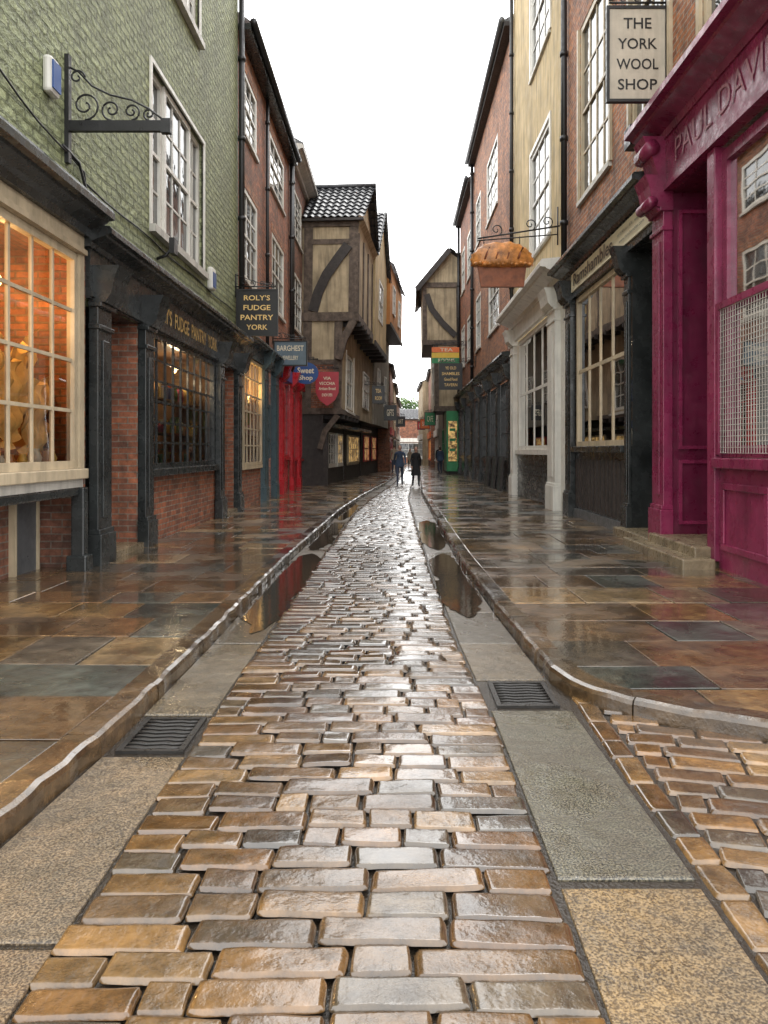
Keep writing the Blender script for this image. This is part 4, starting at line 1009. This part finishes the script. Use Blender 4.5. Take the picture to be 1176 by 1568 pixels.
# ------------------------------------------------------------------ people
def person(name,x,y,z,H,head,top,legs,step,coat=False,female=False):
    k=H/1.75
    V=[];E=[];Rr=[]
    def a(p,r,par=None):
        V.append(Vector(p)*k); Rr.append((r*k if not isinstance(r,tuple) else r[0]*k, r*k if not isinstance(r,tuple) else r[1]*k))
        if par is not None: E.append((par,len(V)-1))
        return len(V)-1
    sw=.16 if female else .185
    pel=a((0,0,.96),(.15,.11)); sp=a((0,.0,1.14),(.125,.1),pel); ch=a((0,.01,1.33),(.16,.115),sp); nb=a((0,0,1.46),(.08,.07),ch); ne=a((0,.015,1.54),(.05,.052),nb); hd=a((0,.03,1.6),(.055,.06),ne)
    for sg in (1,-1):
        sh=a((sg*sw,0,1.41),.062,nb); el=a((sg*(sw+.05),-.04-sg*step*.12,1.14),.046,sh); wr=a((sg*(sw+.05),.06-sg*step*.3,.92),.031,el); pa=a((sg*(sw+.05),.085-sg*step*.32,.85),(.022,.034),wr)
        for fi in range(4):
            o=(fi-1.5)*.019; ln=(.07,.082,.078,.062)[fi]; f1=a((sg*(sw+.047),.09+o-sg*step*.33,.80),.0095,pa); a((sg*(sw+.035),.095+o-sg*step*.33,.80-ln*.8),.008,f1)
        t1=a((sg*(sw+.035),.125-sg*step*.32,.84),.01,pa); a((sg*(sw+.03),.145-sg*step*.32,.8),.009,t1)
        hp=a((sg*.095,0,.88),.098,pel); kn=a((sg*.1,.06+sg*step*.2,.5),.06,hp); an=a((sg*.1,(sg*step*.45)-.03,.1+(.04 if sg*step<0 else 0)),.04,kn); a((sg*.11,sg*step*.45+.12,.045),(.04,.035),an)
    me=bpy.data.meshes.new('body'); me.from_pydata([tuple(v) for v in V],E,[])
    ob=bpy.data.objects.new('body',me); COL.objects.link(ob)
    sk=ob.modifiers.new('s','SKIN'); sub=ob.modifiers.new('ss','SUBSURF'); sub.levels=1; sub.render_levels=1
    for i,d in enumerate(me.skin_vertices[0].data): d.radius=Rr[i]; d.use_root=(i==0)
    bpy.context.view_layer.update()
    m2=bpy.data.meshes.new_from_object(ob.evaluated_get(bpy.context.evaluated_depsgraph_get()))
    bpy.data.objects.remove(ob)
    e=bpy.data.objects.new(name,None); COL.objects.link(e); e.location=(x,y,z); e.rotation_euler=(0,0,head)
    for mm in ('skin',top,legs,'shoe_leather'): m2.materials.append(MATS[mm])
    for p in m2.polygons:
        c=p.center/k; p.use_smooth=True
        if c.z>1.49: mi=0
        elif c.z<.1: mi=3
        elif abs(c.x)>sw+.0 and c.z<.91: mi=0
        elif c.z>.9 or abs(c.x)>sw+.01: mi=1
        else: mi=2
        p.material_index=mi
    o2=bpy.data.objects.new('body',m2); COL.objects.link(o2); o2.parent=e
    B=Bld('tmp')
    def hf(p):
        q=Vector(p)
        if q.z<0: q.x*=1-.28*q.z*q.z; q.y=q.y*(1-.15*abs(q.z))+.06*abs(q.z)
        if q.y>.8 and -.35<q.z<.1: q.y+=.18*(1-abs(q.x)*5) if abs(q.x)<.2 else 0
        if q.y>.6 and .05<q.z<.3 and .2<abs(q.x)<.55: q.y-=.08
        return q
    hc=(0,.03*k,1.645*k)
    B.ball('head','skin',hc,.075*k,.095*k,.118*k,24,18,hf)
    for sg in (1,-1):
        B.ball('ears','skin',(sg*.077*k,.02*k,1.64*k),.012*k,.02*k,.03*k,8,6)
        B.ball('eyes','cloth_black',(sg*.03*k,.117*k,1.66*k),.012*k,.008*k,.006*k,8,6)
    B.tube('mouth','sign_red',[(-.022*k,.118*k,1.595*k),(0,.124*k,1.593*k),(.022*k,.118*k,1.595*k)],.004*k,5)
    B.ball('hair','hair_brown',(0,.008*k,1.668*k),.084*k,.1*k,.108*k,20,14,lambda p:Vector((p.x,min(p.y,.62-.3*max(0,-p.z)) if p.z<.35 else p.y,max(p.z,-.5 if not female else -1.9)*(1 if p.z>0 or not female else 1.5))))
    hem=.5 if coat else .84
    N=22; v=[];f=[]; prof=[(1.2,.155,.12),(1.0,.175,.135),(hem+.15,.2,.17 if coat else .14),(hem,.225 if coat else .19,.2 if coat else .145)]
    for z_,rx,ry in prof:
        for i in range(N):
            a_=2*math.pi*i/N; w_=1+.04*math.sin(a_*5)*(1.25-z_); v.append((rx*w_*math.cos(a_)*k,ry*w_*math.sin(a_)*k,z_*k))
    for j in range(3):
        for i in range(N): f.append((j*N+i,j*N+(i+1)%N,(j+1)*N+(i+1)%N,(j+1)*N+i))
    B.add('coat_skirt',top,v,f,smooth=True)
    for o in B.finish():
        pe=o.parent; c=pe.location.copy(); o.parent=e; o.location=c
    bpy.data.objects.remove(bpy.data.objects[pe.name])
person('man',.2,32.5,.03,1.72,math.pi,'cloth_blue','cloth_jeans',.7)
person('woman',.86,31.8,.03,1.66,math.pi+.1,'cloth_black','cloth_black',-.6,True,True)
person('woman',2.7,46,.12,1.65,.2,'cloth_blue','cloth_jeans',.3,False,True)
person('man',3.0,52,.12,1.75,math.pi,'cloth_black','cloth_jeans',.5)
person('man',-.05,47,.12,1.75,0,'cloth_beige','cloth_jeans',.5)
person('woman',1.2,62,.03,1.65,math.pi,'cloth_beige','cloth_black',.5,True,True)

# ------------------------------------------------------------------ distant tree
B=Bld('tree'); tx_,ty_=2.2,112
B.tube('trunk','bark',[(tx_,ty_,0),(tx_+.1,ty_,2),(tx_,ty_,4)],.3,8,.2)
for i in range(7):
    a=R(0,6.28); B.tube('limbs','bark',[(tx_,ty_,3+i*.2),(tx_+1.2*math.cos(a),ty_+1.2*math.sin(a),5),(tx_+2.2*math.cos(a),ty_+2.2*math.sin(a),6.6)],.12,5,.03)
cl_=[(tx_+R(-2.6,2.6),ty_+R(-2,2),R(5,8.6),R(.7,1.3)) for _ in range(22)]
for (cx,cy,cz,r_) in cl_:
    for _ in range(130):
        d=Vector((random.gauss(0,1),random.gauss(0,1),random.gauss(0,1))).normalized()*r_*R(.6,1.1); c=Vector((cx,cy,cz))+d
        u=Vector((R(-1,1),R(-1,1),R(-1,1))).normalized()*.14; w_=u.cross(Vector((R(-1,1),R(-1,1),R(-1,1)))).normalized()*.1
        B.add('leaves','leaf' if d.z>-.1 else 'leaf_shaded',[tuple(c-u),tuple(c+w_),tuple(c+u),tuple(c-w_)],[(0,1,2,3)])  # shade under each clump put into the leaf colour
B.finish()

# ------------------------------------------------------------------ world, sun, camera
w=bpy.data.worlds.new('World'); scene.world=w; w.use_nodes=True
nt=w.node_tree; bg=nt.nodes['Background']
sky=nd(nt,'ShaderNodeTexSky',sky_type='NISHITA'); sky.sun_disc=False; sky.sun_elevation=math.radians(55); sky.sun_rotation=math.radians(20); sky.air_density=1; sky.dust_density=4
hs=nd(nt,'ShaderNodeHueSaturation'); hs.inputs['Saturation'].default_value=.15; nt.links.new(sky.outputs[0],hs.inputs['Color'])
c=mixc(nt,.85,hs.outputs[0],(25,25,24.8))
nt.links.new(c,bg.inputs['Color']); bg.inputs['Strength'].default_value=.15
sl=bpy.data.lights.new('sun','SUN'); sl.energy=.8; sl.angle=math.radians(25); sl.color=(1,.98,.95)
so=bpy.data.objects.new('sun',sl); COL.objects.link(so); so.rotation_euler=(math.radians(35),0,math.radians(160))
cam=bpy.data.cameras.new('camera'); co=bpy.data.objects.new('camera',cam); COL.objects.link(co)
co.location=(0,0,1.53); co.rotation_euler=(math.radians(90),0,0)
cam.sensor_fit='HORIZONTAL'; cam.sensor_width=36; cam.lens=36.03; cam.shift_x=-17/1176; cam.shift_y=-94/1176; cam.clip_end=1500; cam.clip_start=.05
scene.camera=co
scene.view_settings.view_transform='Standard'; scene.view_settings.look='None'; scene.view_settings.exposure=0
